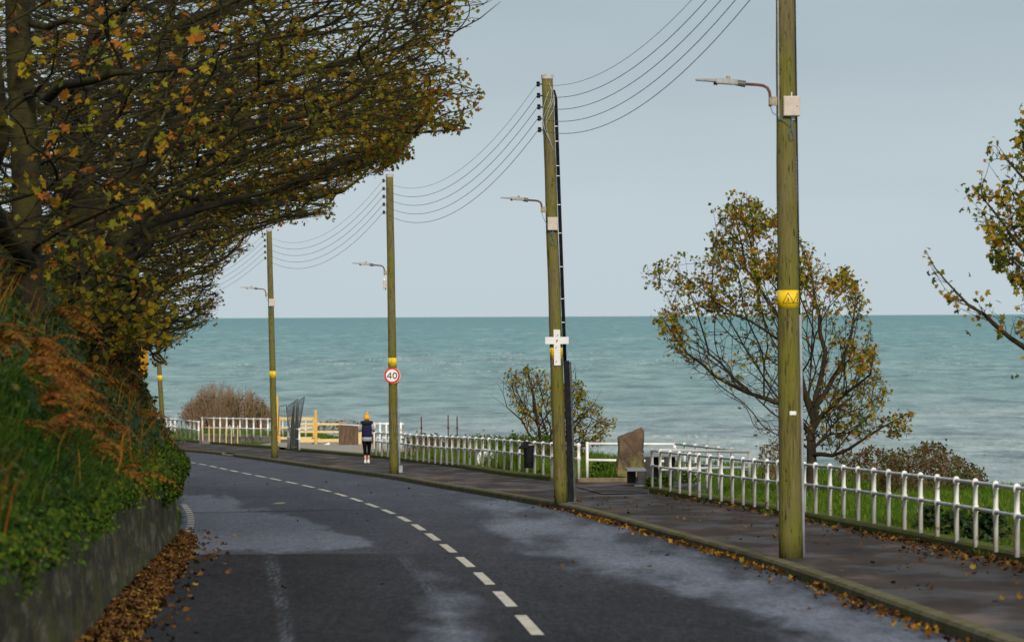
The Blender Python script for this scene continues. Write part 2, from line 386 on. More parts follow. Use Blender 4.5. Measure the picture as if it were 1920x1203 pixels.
def roadmat():
    m, nt, p, out = newmat('asphalt')
    v = texco(nt, 'Object'); va = texco(nt, 'Object', (1, .12, 1))
    at = N(nt, 'ShaderNodeAttribute', attribute_name='wear_sheen')
    sep = N(nt, 'ShaderNodeSeparateColor'); nt.links.new(at.outputs['Color'], sep.inputs[0])
    f1 = noisen(nt, v, 42, 3, .7); f2 = noisen(nt, va, 1.1, 6, .65); f3 = noisen(nt, v, 150, 2, .6)
    dark = ramp(nt, f1, [(.3, (.004, .004, .0042)), (.5, (.019, .0185, .0195)), (.7, (.068, .066, .068))])
    old = ramp(nt, f1, [(.3, (.040, .045, .060)), (.5, (.112, .120, .150)), (.7, (.26, .27, .32))])  # bluish tone: old asphalt with the sky sheen of damp patches painted in
    gap = mixc(nt, 1.0, dark, ramp(nt, f2, [(.3, (.82, .82, .86)), (.7, (1.3, 1.28, 1.3))]), 'MULTIPLY')
    f4 = noisen(nt, texco(nt, 'Object', (1, .10, 1)), 16, 4, .7)
    f5 = noisen(nt, texco(nt, 'Object', (1, .35, 1)), 2.4, 7, .7)
    w0 = N(nt, 'ShaderNodeMath', operation='MULTIPLY_ADD', i_1=.45, i_2=-.22); nt.links.new(f5, w0.inputs[0])
    w1 = N(nt, 'ShaderNodeMath', operation='ADD', use_clamp=True); nt.links.new(w0.outputs[0], w1.inputs[0]); nt.links.new(sep.outputs[0], w1.inputs[1])
    w2 = N(nt, 'ShaderNodeMath', operation='MULTIPLY', i_1=1.25, use_clamp=True); nt.links.new(sep.outputs[0], w2.inputs[0])
    w3 = N(nt, 'ShaderNodeMath', operation='MULTIPLY', use_clamp=True); nt.links.new(w1.outputs[0], w3.inputs[0]); nt.links.new(w2.outputs[0], w3.inputs[1]); wr = w3.outputs[0]
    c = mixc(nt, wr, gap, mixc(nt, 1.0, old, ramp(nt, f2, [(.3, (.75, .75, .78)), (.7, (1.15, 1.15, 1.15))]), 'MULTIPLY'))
    ty = N(nt, 'ShaderNodeMath', operation='MULTIPLY'); nt.links.new(sep.outputs[1], ty.inputs[0]); nt.links.new(ramp(nt, noisen(nt, texco(nt, 'Object', (1, .03, 1)), 30, 4), [(.40, .15), (.58, 1.0)]), ty.inputs[1])
    c = mixc(nt, ty.outputs[0], c, (.14, .15, .17))
    c = mixc(nt, sep.outputs[2], c, (.008, .008, .009))
    c = mixc(nt, 1.0, c, ramp(nt, f4, [(.32, (.62, .62, .62)), (.68, (1.42, 1.42, 1.42))]), 'MULTIPLY')
    nt.links.new(c, p.inputs['Base Color'])
    rr = N(nt, 'ShaderNodeMapRange', i_1=0.0, i_2=1.0, i_3=.85, i_4=.62); nt.links.new(wr, rr.inputs[0])
    nt.links.new(rr.outputs[0], p.inputs['Roughness'])
    sp = N(nt, 'ShaderNodeMapRange', i_1=0.0, i_2=1.0, i_3=.06, i_4=.28); nt.links.new(wr, sp.inputs[0]); nt.links.new(sp.outputs[0], p.inputs['Specular IOR Level'])
    h = N(nt, 'ShaderNodeMath', operation='ADD'); nt.links.new(f1, h.inputs[0]); nt.links.new(f3, h.inputs[1])
    bumpn(nt, p, h.outputs[0], .55, .012)
    return m
M['road'] = roadmat()
def pavemat():
    m, nt, p, out = newmat('footway_tarmac')
    v = texco(nt, 'Object'); va = texco(nt, 'Object', (1, .25, 1), (0, 0, .03)); 
    f1 = noisen(nt, v, 45, 3, .7); f2 = noisen(nt, va, .9, 6, .6)
    c = ramp(nt, f2, [(.34, (.013, .0095, .008)), (.46, (.031, .021, .016)), (.56, (.044, .030, .022)), (.66, (.115, .070, .048))])
    c = mixc(nt, 1.0, c, ramp(nt, f1, [(.25, (.6, .6, .6)), (.75, (1.45, 1.4, 1.4))]), 'MULTIPLY')
    nt.links.new(c, p.inputs['Base Color'])
    w = ramp(nt, noisen(nt, va, 1.3, 4), [(.42, .55), (.55, .9)]); nt.links.new(w, p.inputs['Roughness'])
    p.inputs['Specular IOR Level'].default_value = .2
    bumpn(nt, p, f1, .6, .01)
    return m
M['pave'] = pavemat()
def seamat():
    m, nt, p, out = newmat('sea_water')
    g = nt.nodes.new('ShaderNodeNewGeometry'); sx = N(nt, 'ShaderNodeSeparateXYZ'); nt.links.new(g.outputs['Position'], sx.inputs[0])
    y = sx.outputs[1]
    v = texco(nt, 'Object')
    # silt near the shore, clear teal far out
    lg = N(nt, 'ShaderNodeMath', operation='LOGARITHM', i_1=10.0); nt.links.new(y, lg.inputs[0])
    nb = noisen(nt, texco(nt, 'Object', (.010, .0022, 1)), 1.0, 5, .6)
    ad = N(nt, 'ShaderNodeMath', operation='MULTIPLY_ADD', i_1=.75); nt.links.new(nb, ad.inputs[0]); nt.links.new(lg.outputs[0], ad.inputs[2])
    mr = N(nt, 'ShaderNodeMapRange', i_1=2.75, i_2=4.7, i_3=0.0, i_4=1.0); nt.links.new(ad.outputs[0], mr.inputs[0])
    c = ramp(nt, mr.outputs[0], SEA_STOPS)
    dk = ramp(nt, noisen(nt, texco(nt, 'Object', (.085, .016, 1)), 1.0, 9, .78), [(.38, (.40, .49, .52)), (.5, (1, 1, 1)), (.62, (1.5, 1.42, 1.36))])  # mottling paints the light and dark of wave facets into the colour
    c = mixc(nt, 1.0, c, dk, 'MULTIPLY')
    # foam on crests
    at = N(nt, 'ShaderNodeAttribute', attribute_name='foam')
    fn = noisen(nt, texco(nt, 'Object', (1.1, .12, 1)), 1.0, 6, .75)
    f0 = N(nt, 'ShaderNodeMath', operation='MULTIPLY'); nt.links.new(ramp(nt, fn, [(.50, 0.0), (.58, 1.0)]), f0.inputs[0]); nt.links.new(at.outputs['Fac'], f0.inputs[1])
    c = mixc(nt, f0.outputs[0], c, (.62, .63, .62))
    nt.links.new(c, p.inputs['Base Color'])
    p.inputs['Roughness'].default_value = .32; p.inputs['IOR'].default_value = 1.33
    p.inputs['Specular IOR Level'].default_value = .5
    n1 = noisen(nt, texco(nt, 'Object', (.8, .25, 1)), 1.0, 6, .65)
    bumpn(nt, p, n1, 1.0, 1.6)
    return m
SEA_STOPS = [(.0, (.48, .47, .45)), (.16, (.37, .42, .405)), (.34, (.23, .36, .34)), (.6, (.115, .285, .275)), (1.0, (.060, .215, .215))]
M['sea'] = seamat()

# ------------------------------------------------------------------ instanced-by-mesh scatter (every leaf is real geometry)
def frames(n, normal=None, spread=1.0):
    """random rotation matrices; rows: x, y, normal"""
    z = rng.normal(size=(n, 3))*spread
    if normal is not None: z += normal
    z /= np.linalg.norm(z, axis=1)[:, None]+1e-9
    a = rng.normal(size=(n, 3)); a -= (a*z).sum(1)[:, None]*z; a /= np.linalg.norm(a, axis=1)[:, None]+1e-9
    return np.stack([a, np.cross(z, a), z], 1)
def meshfrom(name, V, loops, starts, totals):
    me = bpy.data.meshes.new(name)
    me.vertices.add(len(V)); me.vertices.foreach_set('co', V.astype(np.float32).ravel())
    me.loops.add(len(loops)); me.loops.foreach_set('vertex_index', loops.astype(np.int32))
    me.polygons.add(len(starts)); me.polygons.foreach_set('loop_start', starts.astype(np.int32))
    me.update(calc_edges=True); me.validate()
    return me
def scatter(name, pos, size, tmpl, mat, parent=None, normal=None, spread=1.0, fr=None, off=None):
    pos = np.asarray(pos, float); n = len(pos); T = np.asarray(tmpl, float); k = len(T)
    if fr is None: fr = frames(n, normal, spread)
    size = np.broadcast_to(np.asarray(size, float), (n,))
    V = np.einsum('ki,nij->nkj', T, fr)*size[:, None, None]+pos[:, None, :]
    V = V.reshape(-1, 3)
    if parent is not None: V = V-np.array(wloc(parent))
    me = meshfrom(name, V, np.arange(n*k), np.arange(n)*k, None)
    return link(name, me, mat, parent)
def star(lobes, notch, bend=.18):
    pts = []
    for i, (a, r) in enumerate(lobes):
        pts.append((r*math.cos(R(a)), r*math.sin(R(a)), -bend*r*r))
        if i < len(lobes)-1:
            b = (a+lobes[i+1][0])/2; pts.append((notch*math.cos(R(b)), notch*math.sin(R(b)), .04))
    return pts
MAPLE = [(0, -.35, 0), (.10, -.08, .02)]+star([(-25, .48), (30, .80), (90, .95), (150, .80), (205, .48)], .50)+[(-.10, -.08, .02)]
MAPLE = [(x*.62, y*.62, z*.62) for x, y, z in MAPLE]
LEAF4 = [(0, -.5, 0), (.3, -.05, .06), (0, .5, -.08), (-.3, -.05, .06)]
LEAF5 = [(0, -.45, 0), (.36, -.22, .05), (.2, .2, .02), (0, .5, -.1), (-.2, .2, .02), (-.36, -.22, .05)]
IVY = [(0, -.3, 0), (.35, -.4, -.05), (.3, 0, .03), (.5, .1, -.05), (.16, .2, 0), (0, .55, -.12), (-.16, .2, 0), (-.5, .1, -.05), (-.3, 0, .03), (-.35, -.4, -.05)]
CURL = [(0, -.5, .12), (.30, -.25, .02), (.42, .1, .2), (.12, .2, .02), (0, .5, .18), (-.15, .2, 0), (-.42, .1, .22), (-.28, -.25, 0)]
def blades(name, pos, height, width, mat, lean=None, leanamp=.35, parent=None):
    pos = np.asarray(pos, float); n = len(pos)
    h = np.broadcast_to(np.asarray(height, float), (n,)); w = np.broadcast_to(np.asarray(width, float), (n,))
    an = rng.uniform(0, 2*PI, n); side = np.stack([np.cos(an), np.sin(an), np.zeros(n)], 1)*w[:, None]/2
    ld = rng.normal(size=(n, 3))*leanamp; ld[:, 2] = 0
    if lean is not None: ld += lean
    up = np.array([0, 0, 1.])
    mid = pos+(up*.55+ld*.25)*h[:, None]; tip = pos+(up*.92+ld*.9)*h[:, None]; tip[:, 2] -= (np.linalg.norm(ld, axis=1)**2)*h*.35
    V = np.stack([pos-side, mid-side*.8, tip, mid+side*.8, pos+side], 1).reshape(-1, 3)
    if parent is not None: V = V-np.array(wloc(parent))
    k5 = (np.arange(n)*5)[:, None]
    lp = (k5+np.array([[0, 1, 3, 4, 1, 2, 3]])).ravel(); st = ((np.arange(n)*7)[:, None]+np.array([[0, 4]])).ravel()
    me = meshfrom(name, V, lp, st, None)
    return link(name, me, mat, parent)

# ------------------------------------------------------------------ road layout (metres)
CENT = [(-40, 2.3), (0, 1.25), (25, .72)]+[(GD(u, v), P(u, v, GD(u, v)).x) for u, v in
        [(1011.3, 1190), (977.8, 1153), (933.5, 1108.2), (897.2, 1073.3), (866.3, 1045.4), (839, 1026.3), (816.7, 1010), (795, 994.4), (773.7, 979.3),
         (746.9, 965.4), (715, 953), (686.7, 942.5), (657.5, 933), (629.5, 923.2), (599, 915.5), (570, 909.5), (542.5, 903.7), (515, 897.5), (487.5, 892.5),
         (461, 887.5), (437.5, 882.5), (415, 877.5), (392.5, 872.5), (370, 868), (346, 865), (324, 861)]]
CENT += [(215, -16.3), (250, -22.5), (290, -31)]
KERB = [(-40, 5.6), (0, 4.5), (25, 3.95)]+[(GD(u, v), P(u, v, GD(u, v)).x) for u, v in
        [(1815, 1203), (1752, 1179.5), (1651, 1142), (1580, 1119), (1500, 1084), (1377, 1046), (1276, 1018), (1198, 995.5), (1122.7, 972.6), (1039.5, 952),
         (961.6, 938.5), (881, 924), (800.5, 911), (735, 897.5), (635, 884.5), (560, 873.7), (485, 862.5), (417.5, 853.2), (385, 849.5), (297.5, 842.5)]]
KERB += [(255, -19.5), (290, -27)]
PH = .11      # footway height above the road plane
WH = .25      # top of the low wall above the road plane
OUT = [(-40, 8.4), (0, 7.2), (25, 6.4)]+[(GD(u, v, PH), P(u, v, GD(u, v, PH)).x) for u, v in
       [(1920, 1063), (1852, 1048), (1752, 1026), (1626, 1003), (1507, 978), (1462, 967), (1301, 940), (1208, 924), (1020.6, 902), (946, 894), (840, 875.5), (752, 866),
        (730, 862), (660, 856), (531, 844.5), (505, 841.5), (312, 826)]]
OUT += [(320, -25)]
WALL = [(-20, -2.0), (25, -2.75), (42.2, -3.35), (47.8, -3.62), (61.6, -4.16), (75.0, -4.68), (79, -5.0), (85, -5.65), (95, -6.5), (110, -8.0), (132, -10.6), (160, -13.6), (185, -16.4), (220, -21.5), (260, -29), (300, -38)]
def cx(y): return ip(y, CENT)
def kx(y): return ip(y, KERB)
def ox(y): return ip(y, OUT)
def wx(y): return ip(y, WALL)
def lx(y): return max(cx(y)-3.6, wx(y)+.01)
# smooth the tables a little so that pixel rounding does not show as wobble
def smooth_table(tab, y0=-40, y1=290, step=2.0, w=4):
    ys = np.arange(y0, y1, step); xs = np.interp(ys, [t[0] for t in tab], [t[1] for t in tab])
    k = np.ones(2*w+1)/(2*w+1); pad = np.concatenate([2*xs[0]-xs[w:0:-1], xs, 2*xs[-1]-xs[-2:-w-2:-1]])
    return list(zip(ys.tolist(), np.convolve(pad, k, 'valid').tolist()))
CENT = smooth_table(CENT); KERB = smooth_table(KERB, w=3)
OUTS = smooth_table(OUT, w=2)

def ribbon(name, ys, f0, f1, h0, h1, mat, kind, n=1):
    V = []; Fc = []
    for y in ys:
        a, b = f0(y), f1(y)
        for k in range(n+1):
            t = k/n; V.append((a+(b-a)*t, y, RZ(y)+h0+(h1-h0)*t))
    m = n+1
    for i in range(len(ys)-1):
        for k in range(n): Fc.append((i*m+k, i*m+k+1, (i+1)*m+k+1, (i+1)*m+k))
    me = bpy.data.meshes.new(name); me.from_pydata(V, [], Fc); me.update()
    o = link(name, me, mat); o['kind'] = kind; return o

# ground under everything, running out to the cliff edge and down to the sea
EDGE = [(-60, 24), (20, 21), (60, 15), (90, 12.0), (115, 10.6), (135, 7.6), (150, 5.2), (170, 3), (190, .2), (215, -3.6), (260, -8), (300, -11.0), (340, -16), (400, -32), (460, -70)]
def ex(y): return ip(y, EDGE)
def ground_z(x, y):
    z = RZ(y)
    o = ip(y, OUTS)
    if x > o+.1:
        z += .14+.10*mn.noise(Vector((x*.4, y*.4, 3)))
        if 101 < y < 119 and x < 4.2: z -= .2
        e = x-ex(y)
        if e > -1.5: z -= .05*(e+1.5)
        if e > 0: z -= e*.75+.2*e*mn.noise(Vector((x*.2, y*.2, 9)))
        if y > 235: z += (min(y, 300)-235)*.004
    elif x < wx(y)-1: z -= .3
    else: z -= .03
    return max(z, -22)
ys = np.concatenate([np.arange(-60, 300, 1.5), np.arange(300, 470, 6)])
ts = list(np.linspace(-70, -20, 12))+list(np.arange(-19, 4, .8))+list(np.arange(4, 40, 2.2))
V = []
for y in ys:
    e = ex(y)
    for t in ts: x = e+t; V.append((x, y, ground_z(x, y)))
m = len(ts); Fc = [(i*m+k, i*m+k+1, (i+1)*m+k+1, (i+1)*m+k) for i in range(len(ys)-1) for k in range(m-1)]
me = bpy.data.meshes.new('ground'); me.from_pydata(V, [], Fc); me.update()
link('ground', me, M['verge'], smooth=True)['kind'] = 'structure'

# road with a per-vertex wear map (old surface and damp sheen painted as colour, tyre marks, joints)
ys = np.concatenate([np.arange(-30, 30, 3), np.arange(30, 130, .3), np.arange(130, 280, 2.0)])
NX = 300
V = np.zeros((len(ys), NX+1, 3))
for i, y in enumerate(ys):
    V[i, :, 0] = np.linspace(lx(y), kx(y)+.02, NX+1); V[i, :, 1] = y; V[i, :, 2] = RZ(y)
def uvof(x, y):
    """plan coordinates stretched like the map the wear was drawn on"""
    return 960+x*F/np.maximum(y, 5), 593.5+(1.82+.0167*y)*F/np.maximum(y, 5)
def sdf(poly, U, W, ys_=2.2):
    """signed distance, negative inside (second axis stretched)"""
    p = np.array(poly, float); p[:, 1] += TH*(p[:, 0]-960); p[:, 1] *= ys_; Wq = W*ys_
    d = np.full(U.shape, 1e9); ins = np.zeros(U.shape, bool)
    for i in range(len(p)):
        a, b = p[i], p[(i+1) % len(p)]
        e = b-a; t = np.clip(((U-a[0])*e[0]+(Wq-a[1])*e[1])/(e@e), 0, 1)
        d = np.minimum(d, np.hypot(U-a[0]-t*e[0], Wq-a[1]-t*e[1]))
        c = ((a[1] > Wq) != (b[1] > Wq)) & (U < (b[0]-a[0])*(Wq-a[1])/(b[1]-a[1]+1e-9)+a[0]); ins ^= c
    return np.where(ins, -d, d)
def segd(line, U, W, ys_=1.0):
    p = np.array(line, float); d = np.full(U.shape, 1e9)
    for i in range(len(p)-1):
        a, b = p[i], p[i+1]; e = b-a; t = np.clip(((U-a[0])*e[0]+(W-a[1])*e[1])/(e@e), 0, 1)
        d = np.minimum(d, np.hypot(U-a[0]-t*e[0], (W-a[1]-t*e[1])*ys_))
    return d
U, W = uvof(V[..., 0], V[..., 1])
nz = np.array([[mn.fractal(Vector((U[i, k]*.012, W[i, k]*.045, 0)), 1, 2, 5) for k in range(NX+1)] for i in range(len(ys))])
def patch(poly, soft, amp):
    d = sdf(poly, U, W)+nz*amp
    return np.clip(.5-d/soft, 0, 1)
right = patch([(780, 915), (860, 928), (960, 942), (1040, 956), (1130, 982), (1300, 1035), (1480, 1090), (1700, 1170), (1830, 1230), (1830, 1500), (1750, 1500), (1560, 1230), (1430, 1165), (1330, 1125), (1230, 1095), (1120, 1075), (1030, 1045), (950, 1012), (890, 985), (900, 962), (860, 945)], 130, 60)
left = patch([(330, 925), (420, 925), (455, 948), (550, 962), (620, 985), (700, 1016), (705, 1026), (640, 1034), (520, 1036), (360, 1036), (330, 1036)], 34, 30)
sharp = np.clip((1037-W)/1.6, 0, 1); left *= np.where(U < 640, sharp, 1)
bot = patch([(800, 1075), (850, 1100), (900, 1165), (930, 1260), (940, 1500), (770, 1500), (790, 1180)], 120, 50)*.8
wear_sheen = np.maximum(np.maximum(right*1.0, left*.95), bot)
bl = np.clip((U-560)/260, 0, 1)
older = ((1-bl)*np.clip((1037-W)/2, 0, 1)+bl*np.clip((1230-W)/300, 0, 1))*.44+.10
wear_sheen = np.maximum(wear_sheen, older)
tyre = np.zeros_like(U)
for ln, w in (([(502, 1036), (516, 1090), (530, 1150), (538, 1250), (530, 1500)], 16), ([(735, 1020), (770, 1060), (805, 1105), (840, 1160), (880, 1300)], 13)):
    d = segd([(a, b+TH*(a-960)) for a, b in ln], U, W)
    tr = np.clip(1-(d/w)**2, 0, 1)**.6*(.75+.6*nz)*(.35+.65*(.5+.5*np.cos(d*.75)))
    tyre = np.maximum(tyre, .62*tr*np.clip((W-1028)/20, 0, 1))
joint = np.clip(1-np.abs(W-TH*0-(956-.012*(U-500)))/1.3, 0, 1)*np.clip((720-U)/120, 0, 1)*.8
joint = np.maximum(joint, np.clip(1-np.abs(W-(1068+.02*(U-500)))/1.0, 0, 1)*.0)
me = bpy.data.meshes.new('road')
nv = len(ys)*(NX+1); mm = NX+1
idx = np.arange(nv).reshape(len(ys), mm)
q = np.stack([idx[:-1, :-1], idx[:-1, 1:], idx[1:, 1:], idx[1:, :-1]], -1).reshape(-1, 4)
me = meshfrom('road', V.reshape(-1, 3), q.ravel(), np.arange(len(q))*4, None)
at = me.color_attributes.new('wear_sheen', 'FLOAT_COLOR', 'POINT')
at.data.foreach_set('color', np.stack([wear_sheen, np.clip(tyre, 0, .75), joint, np.ones_like(wear_sheen)], -1).astype(np.float32).ravel())
link('road', me, M['road'])['kind'] = 'structure'

# footway
ribbon('pavement', list(np.arange(-40, 285, 1.0)), lambda y: kx(y)+.14, lambda y: ip(y, OUTS)+.05, PH, PH+.03, M['pave'], 'structure', 4)
b = B(); q = [(1.0, 121), (.2, 121.4), (1.6, 103.0), (3.9, 102.6), (3.9, 118.5), (1.3, 118.5)]
b.add([(x, y, RZ(y)+PH+.036) for x, y in [(.95, 118.6), (1.7, 101), (3.9, 102.6), (3.9, 118.6)]], [(0, 1, 2, 3)])
b.build('viewpoint_paving', M['pave'])['kind'] = 'structure'
b = B(); b.add([(x, y, RZ(y)+h) for x, y, h in [(ip(211, OUTS)+.25, 211, .22), (ip(197, OUTS)+.25, 197, .22), (ip(183, OUTS)+.25, 183, .22), (-2.5, 190, .24), (-6.5, 232, .24), (-10.6, 240, .24), (ip(226, OUTS)+.3, 226, .22)]], [(0, 1, 2, 3, 4, 5, 6)])
b.build('side_path', M['concrete'])['kind'] = 'structure'
# kerb as a real step
def line(fx, ys, dx=0):
    L = []
    for i, y in enumerate(ys):
        y2 = y+.5; t = Vector((fx(y2)-fx(y), .5, 0)).normalized()
        L.append((Vector((fx(y)+dx, y, RZ(y))), Vector((t.y, -t.x, 0))))
    return L
b = B(); ysk = [y for y in np.arange(-30, 280, 1.0)]
yk = [y for y in ysk if y < 196.5]; b.sweep(line(kx, yk), [(0, -.1), (0, .085), (.02, PH+.004), (.15, PH+.008), (.15, -.1)])
yk = [y for y in ysk if y > 201.5]; b.sweep(line(kx, yk), [(0, -.1), (0, .085), (.02, PH+.004), (.15, PH+.008), (.15, -.1)])
yk = [196.0, 197.5, 200.5, 202.0]; b.sweep(line(kx, yk), [(0, -.1), (0, .025), (.15, PH-.03), (.15, -.1)])
b.build('kerb', M['kerb'])['kind'] = 'structure'

# centre line: 4 m marks, 2 m gaps, each mark lying on the asphalt
arc = 0; y = 42.15; marks = []
y = GD(1011.3, 1190)
def adv(y, s):
    t = 0
    while t < s:
        ds = .1; dx = cx(y+.1)-cx(y); y += .1/math.hypot(1, dx/.1); t += .1
    return y
b = B(); yy = y-6
lines = []
yy = 36.4-12; 
y0 = y
for k in range(32):
    y1 = adv(y0, 4.0)
    pts = np.linspace(y0, y1, 5)
    L = [(Vector((cx(t), t, RZ(t)+.004)), Vector((1, -(cx(t+.5)-cx(t-.5)), 0)).normalized()) for t in pts]
    o = len(b.v)
    for p, s in L: b.v += [p-s*.052, p+s*.052]
    for i in range(4): b.f.append((o+2*i, o+2*i+1, o+2*i+3, o+2*i+2))
    y0 = adv(y1, 1.93)
y0 = y-2
for k in range(6):
    y1 = y0-4
    o = len(b.v)
    for t in (y0, y1): b.v += [Vector((cx(t)-.052, t, RZ(t)+.004)), Vector((cx(t)+.052, t, RZ(t)+.004))]
    b.f.append((o, o+1, o+3, o+2)); y0 = y1-2
b.build('centre_line_marking', M['paint'])['kind'] = 'structure'
# short edge marks beside the retaining wall
b = B(); y0 = 74.5
while y0 < 100:
    x0 = max(wx(y0)+.14, lx(y0)+.12); o = len(b.v)
    for t, s in ((y0, 0), (y0+1.0, 1)):
        xx = max(wx(t)+.08, lx(t)+.1); b.v += [Vector((xx, t, RZ(t)+.004)), Vector((xx+.11, t, RZ(t)+.004))]
    b.f.append((o, o+1, o+3, o+2)); y0 += 1.75
b.build('edge_line_marking', M['paint'])['kind'] = 'structure'
b = B(); g = G(520, 943.5); b.add([(g.x-.12, g.y-.5, g.z+.004), (g.x+.10, g.y-.5, g.z+.004), (g.x+.15, g.y+.6, g.z+.004), (g.x-.02, g.y+.6, g.z+.004)], [(0, 1, 2, 3)])
b.build('survey_paint_mark', simple('faded_yellow_paint', (.22, .19, .06), (.3, .27, .1), 30))['kind'] = 'structure'

# ------------------------------------------------------------------ retaining wall and bank on the left
def wallh(y): return 1.0+.12*math.sin(y*.13)+(.12 if y < 50 else 0)
yw = list(np.arange(-10, 74.5, .8))+[74.8, 75.6, 76.6, 78, 80, 83]+list(np.arange(86, 280, 4))
b = B(); o = 0
nu = 7
for y in yw:
    h = wallh(y)
    for k in range(nu):
        t = k/(nu-1); bx = .025*mn.noise(Vector((y*.5, t*2, 1)))+.02*mn.noise(Vector((y*2, t*5, 2)))
        b.v.append(Vector((wx(y)-.10*t+bx, y, RZ(y)-.15+(h+.15)*t)))
    b.v.append(Vector((wx(y)-.42, y, RZ(y)+h+.02)))
for i in range(len(yw)-1):
    for k in range(nu): b.f.append((i*(nu+1)+k, i*(nu+1)+k+1, (i+1)*(nu+1)+k+1, (i+1)*(nu+1)+k))
w = b.build('retaining_wall', M['wall'], smooth=True)
tag(w, 'low stained rendered retaining wall with moss streaks along the left road edge', 'wall')
PROF = [(0, .98), (-.18, 1.12), (-.5, 1.6), (-.9, 2.4), (-1.5, 3.3), (-2.6, 4.2), (-5, 5.0), (-10, 5.8), (-30, 7.0)]
PL = [0]
for i in range(1, len(PROF)): PL.append(PL[-1]+math.hypot(PROF[i][0]-PROF[i-1][0], PROF[i][1]-PROF[i-1][1]))
def bank(y, s, bump=True):
    dx = float(np.interp(s, PL, [p[0] for p in PROF])); dz = float(np.interp(s, PL, [p[1] for p in PROF]))
    q = Vector((wx(y)-.1+dx, y, RZ(y)+dz))
    if bump:
        a = .22*mn.noise(Vector((y*.16, s*.8, 5)))+.07*mn.noise(Vector((y*.5, s*2.2, 8)))
        a *= min(1, s/.4+.15); q += Vector((.8, 0, .6))*a
    return q
ss = list(np.arange(0, 5, .18))+[5.3, 6, 7, 9, 12, 18, 30]
yb = list(np.arange(0, 110, .4))+list(np.arange(110, 290, 5))
b = B()
for y in yb:
    for s in ss: b.v.append(bank(y, s))
m = len(ss)
for i in range(len(yb)-1):
    for k in range(m-1): b.f.append((i*m+k, i*m+k+1, (i+1)*m+k+1, (i+1)*m+k))
b.build('roadside_bank', M['bank'], smooth=True)['kind'] = 'structure'

def bank_points(n, y0, y1, s0, s1, out0=0, out1=.2, wy=1.0):
    pts = []
    while len(pts) < n:
        y = y0+(y1-y0)*random.random(); s = s0+(s1-s0)*random.random()
        q = bank(y, s); o = out0+(out1-out0)*random.random()
        pts.append(q+Vector((.85, 0, .5))*o)
    return pts
def clumpy(pts, sc, thr, seed):
    return [p for p in pts if mn.noise(Vector((p.x*sc, p.y*sc*.6, p.z*sc+seed))) > thr+random.uniform(-.15, .15)]
nb = np.array([.8, -.45, .5])
# ivy all over, hanging a little over the wall top
pts = bank_points(42000, 24, 82, .1, 4.8, -.02, .24)+bank_points(16000, 60, 84, .3, 5.6, 0, .3)+bank_points(6000, 80, 120, 0, 4.6, 0, .25)
keep = clumpy(pts, .9, -.16, 1)
a = np.array([tuple(p) for p in keep])
o = scatter('ivy', a, rng.uniform(.04, .085, len(a)), IVY, M['ivy'], normal=nb*1.1, spread=.55)
tag(o, 'dark green ivy leaves covering the left roadside bank', 'ivy', kind='stuff')
# hanging ivy and weeds over the wall's edge
hp = []
for k in range(70):
    y = random.uniform(30, 76); ln = random.uniform(.1, .45)*(1.4 if y > 66 else 1)
    x0 = wx(y)+.0
    for j in range(int(50*ln/.3)):
        t = random.random(); hp.append((x0+random.gauss(.03, .04)-.08*(1-t), y+random.gauss(0, .3), RZ(y)+wallh(y)+.08-t*ln+random.gauss(0, .04)))
a = np.array(hp); o = scatter('trailing_weed', a, rng.uniform(.025, .06, len(a)), LEAF5, M['greenleaf'], normal=nb, spread=.7)
tag(o, 'small green weeds trailing over the retaining wall top', 'weeds', kind='stuff')
# bushy growth at the wall's far corner (the silhouette beside the road)
cp = []
for k in range(9000):
    y = random.uniform(66, 78); t = random.random()
    r_ = abs(random.gauss(0, .5)); an = random.uniform(0, PI)
    s = random.uniform(0, 1.6); q = bank(y, s); rr = random.random()
    lump = .12+.12*mn.noise(Vector((y*.8, s*2, 4)))
    cp.append(tuple(q+Vector((.9, 0, .35))*lump*rr+Vector((0, 0, random.gauss(0, .03)))))
for k in range(9000):
    y = random.uniform(66, 76.5); z = random.uniform(-.42, .75); prof = .15*math.exp(-((z-.12)/.38)**2)+.04
    lump = prof*(.75+.5*mn.noise(Vector((y*.7, z*2.5, 6)))); xx = wx(y)+random.random()**.6*lump-.02-max(0, z-.1)*.75
    if z < -.15 and mn.noise(Vector((y*1.4, z*2, 2))) < .05: continue
    cp.append((xx, y, RZ(y)+1.0+z))
for k in range(9000):
    y = random.uniform(26, 67); z = random.uniform(-.28, .35); xx = wx(y)+random.uniform(-.08, .14)*math.exp(-(z/.25)**2)-max(0, z)*.8
    if z < 0 and mn.noise(Vector((y*.5, z*1.5, 12))) < -z*1.6-.12: continue
    cp.append((xx, y, RZ(y)+wallh(y)+z))
a = np.array(cp); o = scatter('hedge_foliage', a, rng.uniform(.03, .07, len(a)), LEAF5, M['hedgeleaf'], normal=nb, spread=.8)
tag(o, 'bright green small leaved hedge growth bulging over the wall end', 'hedge', kind='stuff')
# grass on the bank
gp = []
for (n, y0, y1, s0, s1) in ((15000, 24, 48, 0, 1.2), (6500, 44, 78, .0, 1.1), (1500, 45, 80, 1.1, 2.2)):
    gp += clumpy(bank_points(n, y0, y1, s0, s1, 0, .08), .8, -.1, 11)
a = np.array([tuple(p) for p in gp])
o = blades('bank_grass', a, rng.uniform(.18, .42, len(a)), .011, M['bankgrass'], lean=np.array([.55, -.15, 0]), leanamp=.4)
tag(o, 'long green grass drooping from the bank over the wall', 'grass', kind='stuff')
dp = [p+Vector((.05, 0, .05)) for p in clumpy(bank_points(1500, 26, 76, 0, 2.6, 0, .15), .7, .05, 31)]
o = blades('dead_stalks', np.array([tuple(p) for p in dp]), rng.uniform(.25, .6, len(dp)), .012, M['bracken'], lean=np.array([.6, 0, 0]), leanamp=.45)
tag(o, 'dry brown stalks hanging among the bank grass', 'dead stalks', kind='stuff')
